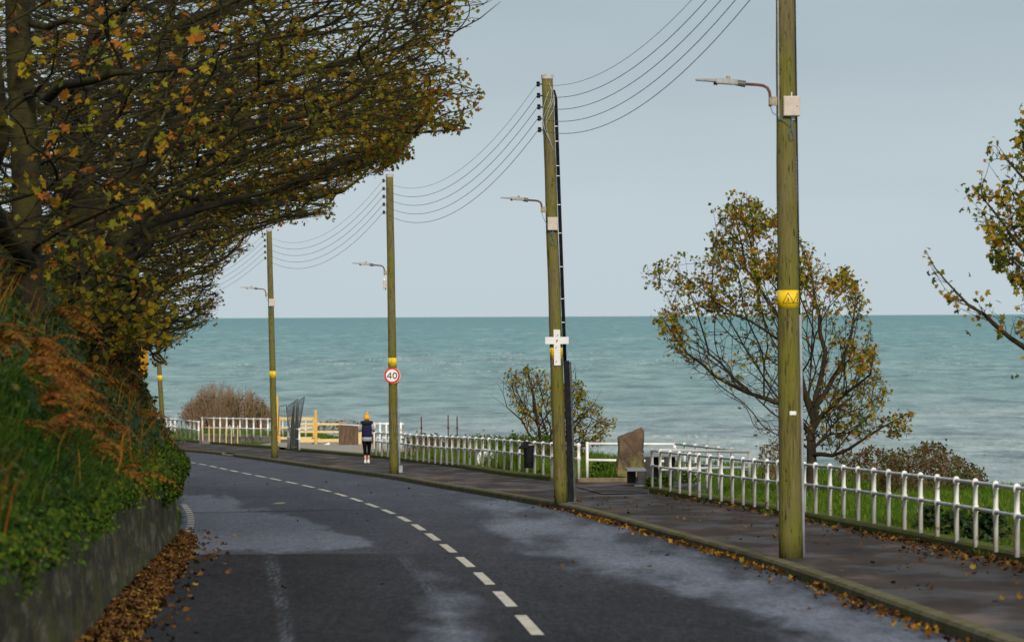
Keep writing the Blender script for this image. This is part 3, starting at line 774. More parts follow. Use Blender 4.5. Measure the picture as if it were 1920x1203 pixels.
# bracken
def frond(base, d, ln, b, droop=.5):
    d = Vector(d).normalized(); side = d.cross(Vector((0, 0, 1))).normalized(); pts = []
    n = 13
    for i in range(n+1):
        t = i/n; pts.append(Vector(base)+d*ln*t+Vector((0, 0, 1))*(ln*.45*t-ln*(.45+droop)*t*t))
    for i in range(1, n):
        t = i/n; w_ = ln*.36*(1-t)**.8*(.6+.4*math.sin(min(1, t*5)*PI/2))
        tang = (pts[i+1]-pts[i-1]).normalized()
        for sg in (-1, 1):
            s_ = (side*sg+tang*.35+Vector((random.gauss(0, .1), random.gauss(0, .1), -.25+random.gauss(0, .15)))).normalized()
            m_ = 5
            for j in range(m_):
                a0 = pts[i]+s_*w_*(j/m_); a1 = pts[i]+s_*w_*((j+.9)/m_); l2 = w_*.30*(1-j/m_)+.008
                b.add([a0, a0*.5+a1*.5+tang*l2, a1, a0*.5+a1*.5-tang*l2], [(0, 1, 2, 3)])
    b.tube(pts[::3]+[pts[-1]], [.006, .005, .004, .003, .002, .001][:len(pts[::3])+1], 3)
FERN = [(45, 665, 46), (100, 650, 50), (30, 760, 40), (130, 690, 58), (60, 705, 52), (15, 700, 42), (105, 775, 50), (140, 935, 56), (150, 800, 62), (50, 740, 44), (85, 690, 48), (190, 780, 70), (150, 620, 62), (70, 600, 55), (20, 800, 38), (90, 850, 52), (10, 640, 40), (55, 740, 46), (28, 690, 44), (170, 720, 64)]
words = ['beside the left photo edge', 'high on the bank', 'near the wall top', 'under the lowest branches']
for i, (u, v, d) in enumerate(FERN):
    # find the bank point seen there
    best = None
    for s in np.arange(.05, 4.6, .06):
        for y in (d-3, d, d+3):
            q = bank(y, s); uu = 960+q.x*F/q.y; vv = 593.5-q.z*F/q.y; e = abs(uu-u)+abs(vv-v)
            if best is None or e < best[0]: best = (e, q)
    q = best[1]
    lab = 'orange brown bracken clump on the left bank, %s from the top, %s' % (['topmost', 'second', 'third', 'fourth', 'fifth', 'sixth', 'seventh', 'eighth', 'ninth', 'tenth', 'eleventh', 'twelfth', 'thirteenth', 'fourteenth', 'fifteenth', 'sixteenth', 'seventeenth', 'eighteenth', 'nineteenth', 'lowest'][sorted(f[1]+f[0]*.01 for f in FERN).index(v+u*.01)], 'at the photo edge' if u < 75 else ('nearest the bend' if u > 180 else 'mid bank'))
    lab = lab.replace('topmost from the top', 'topmost').replace('lowest from the top', 'lowest')
    r = empty('bracken_plant', q, lab, 'fern', 'bracken clumps on the left bank'); bb = B()
    for k in range(random.randint(9, 14)):
        an = random.uniform(-2.2, .9)
        frond(q+Vector((random.gauss(.1, .1), random.gauss(0, .3), 0)), (math.cos(an), math.sin(an)*.9, random.uniform(.1, .6)), random.uniform(.3, .75)*(.65 if u > 180 else 1), bb, random.uniform(.3, .8))
    bb.build('frond', M['bracken'], r)

# ------------------------------------------------------------------ trees
def grow(scaf, pts, Mt, bf):
    """minimum spanning growth from a scaffold; scaf = [(pos, parent, radius)]"""
    S = len(scaf); Nn = S+len(pts)
    X = np.zeros((Nn, 3)); X[:S] = [tuple(s[0]) for s in scaf]; X[S:] = pts
    T = X @ Mt.T
    par = np.full(Nn, -1); plen = np.zeros(Nn)
    for i, s in enumerate(scaf):
        par[i] = s[1]
        if s[1] >= 0: plen[i] = plen[s[1]]+np.linalg.norm(T[i]-T[s[1]])
    TT = T[S:].copy(); n = len(TT); best = np.full(n, 1e18); bp = np.zeros(n, int); done = np.zeros(n, bool)
    for i in range(S):
        c = np.sqrt(((TT-T[i])**2).sum(1))+bf*plen[i]; w = c < best; best[w] = c[w]; bp[w] = i
    order = list(range(S))
    for _ in range(n):
        i = int(np.argmin(best)); j = bp[i]; par[S+i] = j; plen[S+i] = plen[j]+math.sqrt(((TT[i]-T[j])**2).sum())
        done[i] = True; best[i] = 1e18; order.append(S+i)
        df = TT-TT[i]; c = np.sqrt(np.einsum('ij,ij->i', df, df))+bf*plen[S+i]
        w = (c < best) & ~done; best[w] = c[w]; bp[w] = S+i
    return X, par, order
def tree(name, label, cat, base, scaf, pts, Mt, bf, bark, leafm, tip=.006, pw=2.3, leaves=None, group=None, relax=2, rmax=None, leafmode=MAPLE, trunkname='trunk', extra=None):
    X, par, order = grow(scaf, pts, Mt, bf)
    S = len(scaf); n = len(X)
    ch = [[] for _ in range(n)]
    for i in range(n):
        if par[i] >= 0: ch[par[i]].append(i)
    rp = np.zeros(n)
    for i in reversed(order):
        rp[i] = max(rp[i], tip**pw) if not ch[i] else rp[i]
        if par[i] >= 0: rp[par[i]] += rp[i]
    rad = rp**(1/pw)
    for i in range(S): rad[i] = max(rad[i], scaf[i][2])
    if rmax: rad = np.minimum(rad, rmax)
    for _ in range(relax):
        Y = X.copy()
        for i in range(S, n):
            if ch[i]:
                mc = max(ch[i], key=lambda c: rad[c]); Y[i] = .4*X[i]+.3*X[par[i]]+.3*X[mc]
        X = Y
    root = empty(name, base, label, cat, group)
    b = B()
    starts = [i for i in range(n) if par[i] < 0]
    stack = [(None, i) for i in starts]
    while stack:
        p0, i = stack.pop()
        chain = []; rr = []
        if p0 is not None: chain.append(X[p0]); rr.append(min(rad[p0], rad[i]*1.25))
        c = i
        while True:
            chain.append(X[c]); rr.append(rad[c])
            if not ch[c]: break
            kids = sorted(ch[c], key=lambda k: -rad[k])
            for k in kids[1:]: stack.append((c, k))
            c = kids[0]
        if len(chain) < 2: continue
        R0 = max(rr); k = 3 if R0 < .014 else (5 if R0 < .05 else 9)
        rr[-1] *= .5
        b.tube(chain, rr, k, caps=False)
    b.build(trunkname, bark, root, smooth=True)
    if leaves:
        cnt, smin, smax, thr, seed, fn = leaves
        tips = np.array([i for i in range(S, n) if rad[i] < tip*2.6])
        P0 = X[tips]
        w = np.array([max(0, .5+1.1*mn.noise(Vector(p)*thr+Vector((seed, 0, 0))))**2 for p in P0])
        if fn is not None: w = w*np.array([fn(p) for p in P0])
        w /= w.sum()
        sel = rng.choice(len(P0), cnt, p=w)
        pp = P0[sel]+rng.normal(size=(cnt, 3))*.05; pp[:, 2] -= .02
        if extra is not None: pp = np.concatenate([pp, extra])
        scatter('crown', pp, rng.uniform(smin, smax, len(pp)), leafmode, leafm, root, normal=np.array([0, -.5, .45]), spread=.8)
    return root
def inpoly(poly, n, d0, d1, clump=None, dfun=None, dens=None):
    xs = [p[0] for p in poly]; ys_ = [p[1] for p in poly]; out = []
    while len(out) < n:
        u = random.uniform(min(xs), max(xs)); v = random.uniform(min(ys_), max(ys_)); ins = False
        for i in range(len(poly)):
            a, c = poly[i], poly[(i+1) % len(poly)]
            if (a[1] > v) != (c[1] > v) and u < (c[0]-a[0])*(v-a[1])/(c[1]-a[1])+a[0]: ins = not ins
        if not ins: continue
        if dens is not None and random.random() > dens(u, v): continue
        d = random.uniform(d0, d1)
        if dfun: d = dfun(u, v, d)
        q = P(u, v, d)
        if clump and mn.noise(q*clump[0]+Vector((clump[2], 0, 0))) < clump[1]+random.uniform(-.12, .12): continue
        out.append(tuple(q))
    return np.array(out)
def scaffold(paths, dd):
    """paths: list of (parent key or None, [(u, v, d, r), ...]); resampled finely"""
    sc = []; ends = {}
    for key, attach, pts in paths:
        P3 = [(P(u, v, d), r) for u, v, d, r in pts]
        prev = None
        if attach is not None:
            prev = min(ends[attach], key=lambda i: (sc[i][0]-P3[0][0]).length)
        ids = []
        for i in range(len(P3)):
            if i == 0:
                if prev is None: sc.append((P3[0][0], -1, P3[0][1])); prev = len(sc)-1; ids.append(prev); continue
                seg0 = sc[prev][0]; r0 = P3[0][1]
            else: seg0 = P3[i-1][0]; r0 = P3[i-1][1]
            L = (P3[i][0]-seg0).length; n = max(1, int(L/dd))
            for k in range(1, n+1):
                t = k/n; q = seg0.lerp(P3[i][0], t)+Vector((random.gauss(0, 1), random.gauss(0, 1), random.gauss(0, 1)))*dd*.07
                sc.append((q, prev, r0+(P3[i][1]-r0)*t)); prev = len(sc)-1; ids.append(prev)
        ends[key] = ids
    return sc
WIND = np.array([[.40, .0, .0], [0, .52, 0], [-.10, 0, 1.1]])      # metric: growth along +X is cheap
lean = 'leaning'
# --- four wind-combed sycamores on the left bank
sc = scaffold([('t', None, [(55, 640, 56, .20), (50, 480, 56, .17), (45, 250, 56, .15), (30, 0, 56, .13), (10, -250, 56, .1)]),
               ('a', 't', [(50, 500, 56, .09), (-20, 380, 54, .12), (-5, 260, 53, .10), (-10, 100, 53, .08)]),
               ('b', 't', [(48, 300, 56, .07), (110, 165, 57, .05), (250, 140, 60, .03), (330, 120, 62, .015)]),
               ('c', 't', [(48, 180, 56, .06), (120, 165, 54, .05), (330, 130, 52, .02)]),
               ('d', 't', [(50, 380, 56, .05), (150, 330, 58, .03), (270, 300, 60, .012)]),
               ('e', 't', [(60, 40, 56, .05), (120, 42, 55, .035), (240, 60, 55, .012)])], .5)
pts = inpoly([(-300, -200), (300, -200), (430, 60), (470, 130), (420, 200), (330, 260), (300, 380), (190, 430), (110, 520), (-200, 560)], 3600, 50, 62)
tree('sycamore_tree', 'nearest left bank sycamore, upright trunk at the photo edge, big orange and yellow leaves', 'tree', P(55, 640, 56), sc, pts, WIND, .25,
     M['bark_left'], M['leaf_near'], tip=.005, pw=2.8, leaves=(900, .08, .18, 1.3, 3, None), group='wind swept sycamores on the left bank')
sc = scaffold([('t', None, [(150, 620, 70, .22), (160, 420, 70, .19), (140, 250, 70, .16), (175, 100, 71, .12), (195, -60, 72, .09), (220, -300, 72, .05)]),
               ('u', 't', [(160, 460, 70, .13), (240, 330, 71, .14), (300, 180, 72, .12), (350, 60, 73, .09), (420, 20, 74, .07), (560, -40, 76, .035)]),
               ('v', 'u', [(300, 200, 72, .07), (400, 120, 73, .05), (520, 70, 75, .035), (700, 55, 77, .02), (850, 60, 78, .012), (935, 5, 79, .006)]),
               ('w', 'u', [(260, 300, 71, .08), (360, 210, 73, .06), (500, 180, 76, .04), (680, 180, 78, .022), (800, 200, 79, .012), (900, 175, 80, .006)]),
               ('x', 't', [(160, 440, 70, .09), (260, 300, 71, .07), (420, 235, 74, .05), (600, 230, 77, .03), (780, 246, 79, .014), (880, 238, 80, .006)]),
               ('y', 't', [(150, 330, 70, .08), (220, 160, 71, .07), (300, 70, 72, .05), (420, 0, 74, .03)])], .5)
pts = np.concatenate([
    inpoly([(-40, -120), (480, -120), (560, 120), (420, 300), (330, 420), (220, 560), (-40, 600)], 4200, 68, 84),
    inpoly([(0, -180), (940, -180), (900, -20), (850, 10), (850, 60), (820, 100), (830, 150), (815, 190), (800, 235), (750, 258), (600, 262), (420, 330), (300, 400), (0, 420)], 14000, 66, 86, (.9, -.32, 5)),
    inpoly([(780, -60), (980, -90), (940, 5), (885, 52), (850, 78), (780, 100)], 210, 75, 81),
    inpoly([(740, 255), (770, 262), (768, 300), (735, 322), (690, 330)], 60, 76, 80), inpoly([(780, 60), (850, 90), (880, 140), (830, 190), (780, 180)], 160, 74, 80),
    inpoly([(770, 200), (850, 150), (908, 172), (895, 205), (875, 240), (790, 250)], 130, 77, 81),
    inpoly([(300, 380), (760, 255), (770, 290), (740, 300), (640, 330), (420, 410)], 1500, 72, 84)])
tree('sycamore_tree', 'biggest wind swept sycamore, its bare twig ends reaching furthest over the road at the top', 'tree', P(150, 620, 70), sc, pts, WIND, .22,
     M['bark_left'], M['leaf_left'], tip=.0056, pw=2.75, leaves=(14500, .06, .12, .9, 5, lambda p: .35+1.6*max(0, min(1, (p[0]+5.2)/3.4))), group='wind swept sycamores on the left bank')
sc = scaffold([('t', None, [(190, 640, 92, .2), (215, 480, 92, .17), (250, 300, 92, .14), (300, 150, 93, .1), (330, -20, 94, .06)]),
               ('u', 't', [(215, 480, 92, .1), (320, 370, 94, .08), (450, 310, 96, .05), (600, 285, 98, .03), (750, 285, 100, .01)]),
               ('v', 't', [(205, 520, 92, .1), (300, 430, 94, .08), (420, 390, 97, .05), (540, 375, 100, .025), (640, 355, 102, .01)]),
               ('w', 't', [(260, 280, 92, .08), (380, 190, 94, .06), (520, 150, 97, .03)])], .55)
pts = inpoly([(100, 100), (500, 60), (800, 150), (790, 250), (755, 285), (700, 305), (665, 345), (640, 360), (622, 405), (560, 412), (490, 425), (400, 470), (300, 545), (200, 590), (80, 600)], 12500, 88, 110, (.9, -.22, 5),
             dens=lambda u, v: 1.0 if v > 200 else .5)
pts = np.concatenate([pts, inpoly([(700, 275), (762, 262), (765, 300), (740, 322), (660, 345), (650, 330)], 60, 100, 103)])
tree('sycamore_tree', 'middle sycamore of the left bank, dark flat branches above the two far poles', 'tree', P(190, 640, 92), sc, pts, WIND, .22,
     M['bark_left'], M['leaf_left'], tip=.0062, pw=2.75, leaves=(7600, .06, .12, .9, 9, lambda p: .5+1.0*max(0, min(1, (p[0]+6)/4))), group='wind swept sycamores on the left bank')
sc = scaffold([('t', None, [(170, 700, 118, .18), (205, 600, 118, .15), (240, 500, 119, .12), (270, 400, 120, .08), (300, 300, 121, .05)]),
               ('u', 't', [(215, 600, 118, .09), (290, 540, 120, .06), (370, 510, 123, .03), (430, 490, 125, .01)]),
               ('v', 't', [(205, 640, 118, .08), (270, 610, 119, .05), (340, 600, 121, .03), (395, 590, 123, .01)])], .5)
pts = inpoly([(100, 350), (400, 380), (560, 400), (520, 425), (470, 440), (475, 470), (430, 490), (412, 520), (418, 560), (405, 600), (370, 618), (345, 640), (300, 655), (240, 640), (120, 690)], 7000, 112, 130,
             dens=lambda u, v: .75)
pts = np.concatenate([pts, inpoly([(240, 620), (330, 630), (320, 680), (300, 700), (255, 660)], 110, 84, 90)])
tree('sycamore_tree', 'furthest sycamore of the left bank, hanging down beside the leftmost pole and the yellow sign', 'tree', P(170, 700, 118), sc, pts, WIND, .22,
     M['bark_left'], M['leaf_left'], tip=.0068, pw=2.75, leaves=(4600, .07, .125, .9, 14, None), group='wind swept sycamores on the left bank')
# shrub of small leaves standing on the bank between trunk foot and road (fills the dark middle of the left side)
def shrub(name, label, poly, d0, d1, n, rootuv, rd, nl, leafm, bark, size, Mt=np.eye(3), bf=.4, tip=.005, mode=LEAF5, nroots=5, group=None, cat='bush', normal=None, dens=None, stemname='stems', dfun=None, rfun=None):
    base = P(rootuv[0], rootuv[1], rd); sc = []
    for k in range(nroots):
        sc.append(((base+Vector((random.gauss(0, .15*nroots**.5), random.gauss(0, .2), 0))) if rfun is None else rfun(k/nroots), -1, .01))
    pts = inpoly(poly, n, d0, d1, dens=dens, dfun=dfun)
    return tree(name, label, cat, base, sc, pts, Mt, bf, bark, leafm, tip=tip, leaves=(nl, size*.7, size*1.3, 1.2, 2, None), leafmode=mode, group=group, relax=1, trunkname=stemname)
shrub('ivy_clad_shrub', 'tall dark shrub with ivy leaves on the bank at the road bend under the branches', [(60, 430), (230, 500), (300, 580), (268, 640), (262, 700), (282, 740), (262, 790), (255, 830), (180, 800), (40, 700), (20, 560)], 74, 82, 2600, (150, 760), 78, 9000, M['ivy'], M['bark_left'], .085, nroots=9, mode=IVY)
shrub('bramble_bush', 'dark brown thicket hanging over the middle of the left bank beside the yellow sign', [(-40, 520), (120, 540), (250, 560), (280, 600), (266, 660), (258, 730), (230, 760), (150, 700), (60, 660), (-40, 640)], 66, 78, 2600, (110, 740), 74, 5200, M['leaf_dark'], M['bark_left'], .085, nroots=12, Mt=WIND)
shrub('bramble_bush', 'tangled autumn shrub with olive and brown leaves high on the bank below the canopy', [(-60, 380), (150, 420), (330, 560), (330, 640), (250, 640), (150, 690), (-60, 640)], 62, 72, 1700, (120, 690), 68, 2600, M['leaf_left'], M['bark_left'], .10, nroots=9, Mt=WIND)

# --- right: sycamore behind the near pole
sc = scaffold([('t', None, [(1512, 950, 100, .125), (1520, 880, 100, .10), (1524, 810, 100, .08), (1530, 760, 100, .06)]),
               ('a', 't', [(1523, 812, 100, .055), (1470, 760, 100.3, .048), (1400, 738, 100.5, .036), (1340, 700, 100.2, .03), (1290, 660, 100, .02), (1240, 600, 99.6, .009)]),
               ('b', 't', [(1524, 790, 100, .07), (1500, 700, 99.5, .05), (1460, 600, 99.2, .035), (1400, 500, 99, .02), (1380, 420, 99, .01)]),
               ('c', 't', [(1528, 770, 100, .06), (1545, 660, 100.6, .045), (1530, 560, 101, .03), (1500, 460, 101, .012)]),
               ('d', 't', [(1530, 765, 100, .06), (1580, 680, 100.5, .04), (1600, 600, 101, .02), (1605, 530, 101, .01)]),
               ('e', 't', [(1526, 800, 100, .05), (1580, 740, 99.4, .035), (1630, 700, 99, .02), (1640, 640, 99, .01)]),
               ('g', 't', [(1522, 850, 100, .05), (1560, 855, 99.5, .035), (1620, 820, 99.2, .025), (1670, 790, 99, .012), (1712, 770, 99, .007)]),
               ('h', 'a', [(1400, 738, 100.5, .03), (1330, 660, 101, .02), (1300, 560, 101, .012)]),
               ('i', 'b', [(1480, 650, 99.3, .03), (1380, 590, 98.8, .02), (1290, 520, 98.6, .008)])], .3)
UP = np.array([[1., 0, 0], [0, .9, 0], [0, 0, .8]])
PT = [(1225, 600), (1240, 560), (1262, 530), (1320, 520), (1338, 420), (1370, 378), (1408, 362), (1445, 400), (1490, 425), (1530, 470), (1560, 500), (1595, 505), (1630, 560), (1640, 640), (1650, 690), (1668, 730), (1650, 760), (1630, 800), (1600, 835), (1530, 845), (1500, 800), (1440, 770), (1380, 730), (1320, 700), (1262, 670), (1235, 620)]
pts = np.concatenate([inpoly(PT, 3900, 97.6, 102.6, (1.9, .0, 4)), inpoly([(1410, 780), (1470, 770), (1510, 810), (1500, 850), (1440, 840), (1405, 810)], 150, 99, 101), inpoly([(1600, 800), (1700, 765), (1722, 772), (1700, 810), (1640, 830)], 90, 98.6, 99.6),
                      inpoly([(1205, 545), (1215, 485), (1262, 480), (1300, 465), (1330, 400), (1365, 365), (1412, 352), (1450, 388), (1500, 415), (1300, 520)], 160, 98, 101), inpoly([(1225, 650), (1330, 690), (1420, 770), (1340, 740)], 60, 99.4, 100.6), inpoly([(1540, 700), (1640, 640), (1670, 740), (1630, 820), (1540, 840)], 420, 98.5, 101.5)])
def lf(p):
    v = 593.5-p[2]*F/p[1]; u = 960+p[0]*F/p[1]
    f = 1.9 if v < 540 else (.9 if v < 680 else .25)
    if u > 1560 or u < 1300: f *= 1.4
    if u > 1560 and v > 640: f = max(f, .75)
    if v > 600 and 1280 < u < 1540: f *= .25
    return f
tree('sycamore_tree', 'round headed sycamore with thinning yellow and green leaves behind the nearest pole', 'tree', P(1512, 950, 100), sc, pts, UP, .35,
     M['bark_right'], M['leaf_right'], tip=.0045, pw=3.1, leaves=(6800, .06, .125, 1.6, 21, lf), group='sycamores on the seaward grass')
# --- tree cut by the right edge of the photograph
sc = scaffold([('t', None, [(2120, 1010, 66, .2), (2110, 850, 66, .16), (2095, 700, 66, .13), (2060, 560, 66, .09), (2040, 420, 66, .05)]),
               ('a', 't', [(2090, 720, 66, .06), (1990, 690, 65.5, .045), (1925, 655, 65, .034), (1870, 615, 64.7, .026), (1822, 570, 64.5, .018), (1775, 530, 64.4, .011), (1735, 470, 64.2, .005)]),
               ('b', 't', [(2080, 650, 66, .06), (2000, 560, 65.6, .045), (1940, 500, 65.5, .03), (1880, 420, 65.3, .018), (1820, 350, 65.2, .008)]),
               ('c', 't', [(2070, 600, 66, .06), (1990, 450, 66, .04), (1930, 350, 66.3, .02), (1868, 275, 66.2, .007)]),
               ('d', 't', [(2080, 640, 66, .05), (2200, 500, 66, .03), (2300, 420, 66, .01)])], .22)
pts = np.concatenate([inpoly([(1930, 200), (1890, 300), (1858, 285), (1850, 320), (1812, 350), (1818, 400), (1845, 440), (1860, 480), (1890, 520), (1920, 545), (2000, 640), (2250, 640), (2380, 450), (2250, 200), (2050, 130)], 3000, 64, 68.5, (1.3, -.15, 2)),
                      inpoly([(1735, 470), (1765, 520), (1800, 540), (1850, 570), (1920, 590), (1990, 660), (1925, 662), (1860, 622), (1810, 590), (1765, 560), (1745, 520)], 90, 64, 65.2),
                      inpoly([(1890, 560), (2000, 560), (2000, 700), (1940, 660)], 90, 64.5, 66),
                      inpoly([(1850, 270), (1880, 272), (1900, 330), (1850, 330)], 25, 66, 66.5)])
ex_ = np.array([tuple(P(u, v, 64.6)+Vector((random.gauss(0, .03), 0, random.gauss(0, .03)))) for u, v in [(1737, 472), (1742, 480), (1734, 490), (1748, 462), (1745, 495), (1900, 708), (1912, 706), (1770, 562), (1758, 540), (1825, 525), (1830, 545), (1845, 560), (1852, 268), (1860, 272), (1870, 276), (1850, 290), (1845, 300), (1880, 290), (1895, 297), (1880, 310), (1905, 312), (1850, 555), (1835, 600), (1828, 625), (1815, 585), (1790, 580), (1805, 345), (1798, 360), (1812, 375), (1800, 395)]])
tree('sycamore_tree', 'sycamore cut off by the right photo edge with one long low branch reaching left', 'tree', P(2120, 1010, 66), sc, pts, UP, .35,
     M['bark_right'], M['leaf_right'], tip=.0038, pw=2.6, leaves=(3000, .07, .125, .9, 31, lambda p: (2.6 if 960+p[0]*F/p[1] < 1990 else .6)*(1.0 if 593.5-p[2]*F/p[1] < 560 else .12)), group='sycamores on the seaward grass', extra=ex_)
# --- small multi-stemmed tree behind the pole with the cross
sc = []
base = P(1020, 868, 131)
sc = scaffold([('t', None, [(1018, 872, 131, .05), (1010, 800, 131, .035), (1000, 740, 131, .02), (990, 690, 131, .008)]),
               ('a', 't', [(1016, 850, 131, .03), (980, 790, 130.6, .02), (950, 765, 130.4, .012), (918, 738, 130.2, .004)]),
               ('b', 't', [(1018, 860, 131, .04), (1040, 800, 131.5, .03), (1050, 730, 131.6, .015), (1075, 690, 131.6, .006)]),
               ('c', 't', [(1018, 866, 131, .04), (1075, 810, 131.8, .03), (1110, 760, 132, .015), (1125, 735, 132, .006)]),
               ('d', 't', [(1018, 866, 131, .04), (1095, 835, 131.8, .03), (1135, 800, 132, .012), (1160, 785, 132, .005)])], .3)
pts = np.concatenate([inpoly([(945, 700), (990, 682), (1030, 700), (1060, 720), (1085, 700), (1110, 745), (1140, 775), (1150, 800), (1130, 835), (1085, 850), (1030, 850), (1000, 820), (975, 780), (950, 750)], 1300, 129, 133.5),
                      inpoly([(925, 715), (945, 690), (990, 680), (1000, 700), (960, 740)], 50, 130, 131), inpoly([(1072, 682), (1085, 680), (1080, 720), (1070, 720)], 14, 131, 132), inpoly([(1140, 790), (1162, 780), (1150, 800)], 10, 131, 132)])
tree('small_tree', 'small multi stemmed tree with brown green leaves behind the pole bearing the white cross', 'tree', P(1020, 872, 131), sc, pts, np.array([[1.1, 0, 0], [0, 1, 0], [0, 0, .7]]), .35,
     M['bark_right'], M['leaf_right'], tip=.0048, leaves=(1700, .06, .11, 1.0, 41, lambda p: 1.0), leafmode=LEAF5)
# --- bushes
TALL = np.array([[1.6, 0, 0], [0, 1.2, 0], [0, 0, .55]])
def fanbush(name, label, centers, d, vb, n, mat, leafm, nl):
    root = empty(name, P(centers[0][0], vb, d), label, 'bush'); b = B(); lp = []
    for k in range(n):
        cu, ru, vt = random.choice(centers); a = random.uniform(-1, 1); a = math.copysign(abs(a)**.8, a); dep = random.uniform(-2, 2)
        hgt = math.sqrt(max(.05, 1-a*a*.8))*random.uniform(.72, 1.05)
        base = P(cu+a*ru*.35, vb, d+dep); tip_ = P(cu+a*ru, vb-(vb-vt)*hgt, d+dep)
        mid = base.lerp(tip_, .5)+Vector((-(tip_.x-base.x)*.12, 0, .1))
        b.tube([base, mid, tip_], [.015, .011, .004], 3, caps=False)
        for j in range(4):
            t = random.uniform(.35, .95); q = mid.lerp(tip_, (t-.5)*2) if t > .5 else base.lerp(mid, t*2)
            b.tube([q, q+Vector((random.gauss(0, .10)+(tip_.x-base.x)*.12, random.gauss(0, .1), random.uniform(.15, .35)))], [.006, .003], 3, caps=False)
            if random.random() < .5: lp.append(q+Vector((random.gauss(0, .1), 0, random.gauss(0, .1))))
    b.build('stems', mat, root)
    lp = [p for p in lp if mn.noise(p*.6) > -.05 and p.z < P(0, 742, d).z+.3*mn.noise(p)][:nl]
    scatter('crown', np.array([tuple(p) for p in lp]), rng.uniform(.08, .16, len(lp)), LEAF5, leafm, root)
fanbush('red_twigged_bush', 'large rounded reddish brown twiggy bush behind the far white railing', [(405, 52, 713), (405, 45, 716), (455, 48, 728), (370, 36, 750), (488, 26, 752)], 266, 806, 1150, M['twig_red'], M['leaf_bush2'], 1500)
shrub('bramble_bush', 'sprawling red brown bramble bush beyond the near white railing at right', [(1640, 965), (1650, 880), (1690, 845), (1745, 825), (1790, 850), (1840, 880), (1850, 930), (1870, 965)], 100, 107, 2600, (1745, 965), 103, 5200, M['leaf_bramble'], M['twig_red'], .065, np.array([[1, 0, 0], [0, 1, 0], [0, 0, .75]]), .3, tip=.0045, nroots=30)
shrub('bramble_bush', 'low straw brown bush seen between railing and trunk left of the nearest pole', [(1418, 890), (1425, 835), (1450, 822), (1500, 830), (1520, 900)], 112, 116, 420, (1465, 900), 114, 500, M['leaf_bush'], M['twig_red'], .06, np.eye(3), .3, tip=.005, nroots=10)
shrub('bramble_bush', 'thin dark shrub growing low behind the sycamore foot', [(1560, 930), (1570, 850), (1640, 835), (1700, 850), (1690, 940)], 108, 112, 700, (1630, 945), 110, 1500, M['leaf_bramble'], M['twig_red'], .06, np.eye(3), .3, tip=.0045, nroots=15)
def behind(y, off): return Vector((ip(y, OUTS)+off, y, RZ(y)+.15))
def hdist(u, off):          # distance at which the line of sight crosses a line behind the railing
    y = 110.0
    for _ in range(60):
        y += (((u-960)/F*y)-(ip(y, OUTS)+off))*(-4)
        y = max(100, min(230, y))
    return y
def hedge(label, poly, n, nl, y0, y1, mat, size, off=(.7, 2.4)):
    shrub('hedge_bush', label, poly, 0, 1, n, (poly[0][0], 880), 140, nl, mat, M['twig_red'], size, np.eye(3), .3, tip=.004, nroots=40, mode=LEAF4, cat='hedge',
          dfun=lambda u, v, d: hdist(u, off[0]+(off[1]-off[0])*d), rfun=lambda t: behind(y0+(y1-y0)*t, random.uniform(*off)))
hedge('green bramble hedge behind the middle white railing', [(865, 872), (862, 824), (900, 814), (940, 822), (975, 812), (1000, 820), (1030, 815), (1030, 885)], 1300, 7500, 122, 144, M['greenleaf'], .075)
hedge('olive scrub behind the rusty iron posts', [(752, 862), (755, 818), (800, 812), (830, 816), (875, 818), (880, 872)], 900, 3600, 142, 164, M['leaf_bramble'], .085)
shrub('scrub_bush', 'thin dry stalks behind the timber fence beside the brushwood screen', [(590, 812), (596, 788), (640, 784), (690, 792), (700, 812)], 262, 270, 420, (640, 814), 266, 500, M['leaf_bush'], M['twig_red'], .1, TALL, .3, tip=.006, nroots=24, mode=LEAF4)

# ------------------------------------------------------------------ grass and weeds on the seaward side
def grass_pts(n, y0, y1, inner, outer, fn=None):
    o = []
    while len(o) < n:
        y = random.uniform(y0, y1); a = ip(y, OUTS)+inner; c = min(ex(y)+1.0, ip(y, OUTS)+outer)
        if c <= a: continue
        x = random.uniform(a, c)
        if fn and not fn(x, y): continue
        o.append((x, y, ground_z(x, y)-.01))
    return np.array(o)
nop = lambda x, y: not (101.5 < y < 119.5 and x < 3.95)
a = grass_pts(60000, 50, 122, .28, 8, nop)
o = blades('verge_grass', a, rng.uniform(.07, .19, len(a)), .012, M['grass'], leanamp=.45); tag(o, 'bright green verge grass beyond the near railing', 'grass', kind='stuff')
a = np.concatenate([grass_pts(16000, 122, 200, .3, 9, lambda x, y: not (x > -11.5 and 180 < y < 200 and x < -1.5)), grass_pts(16000, 236, 300, .9, 10)])
o = blades('verge_grass', a, np.where(a[:, 1] > 230, .5, 1)*rng.uniform(.12, .36, len(a)), .025, M['grass'], leanamp=.4); tag(o, 'rough green grass beyond the middle and far railings', 'grass', kind='stuff')
a = []
while len(a) < 16000:
    y = random.uniform(119, 163); off = random.uniform(.35, 3.2)
    if mn.noise(Vector((y*.35, off*.7, 3))) < -.22 or 141.5 < y < 148: continue
    a.append((ip(y, OUTS)+off, y, RZ(y)+.12))
a = np.array(a); hh = np.array([.46+.30*mn.noise(Vector((p[0]*.8, p[1]*.45, 1))) for p in a])*rng.uniform(.7, 1.25, len(a))
o = blades('tall_grass', a, hh, .022, M['grass'], leanamp=.22); tag(o, 'tall rough yellow green grass behind the middle railing', 'grass', kind='stuff')
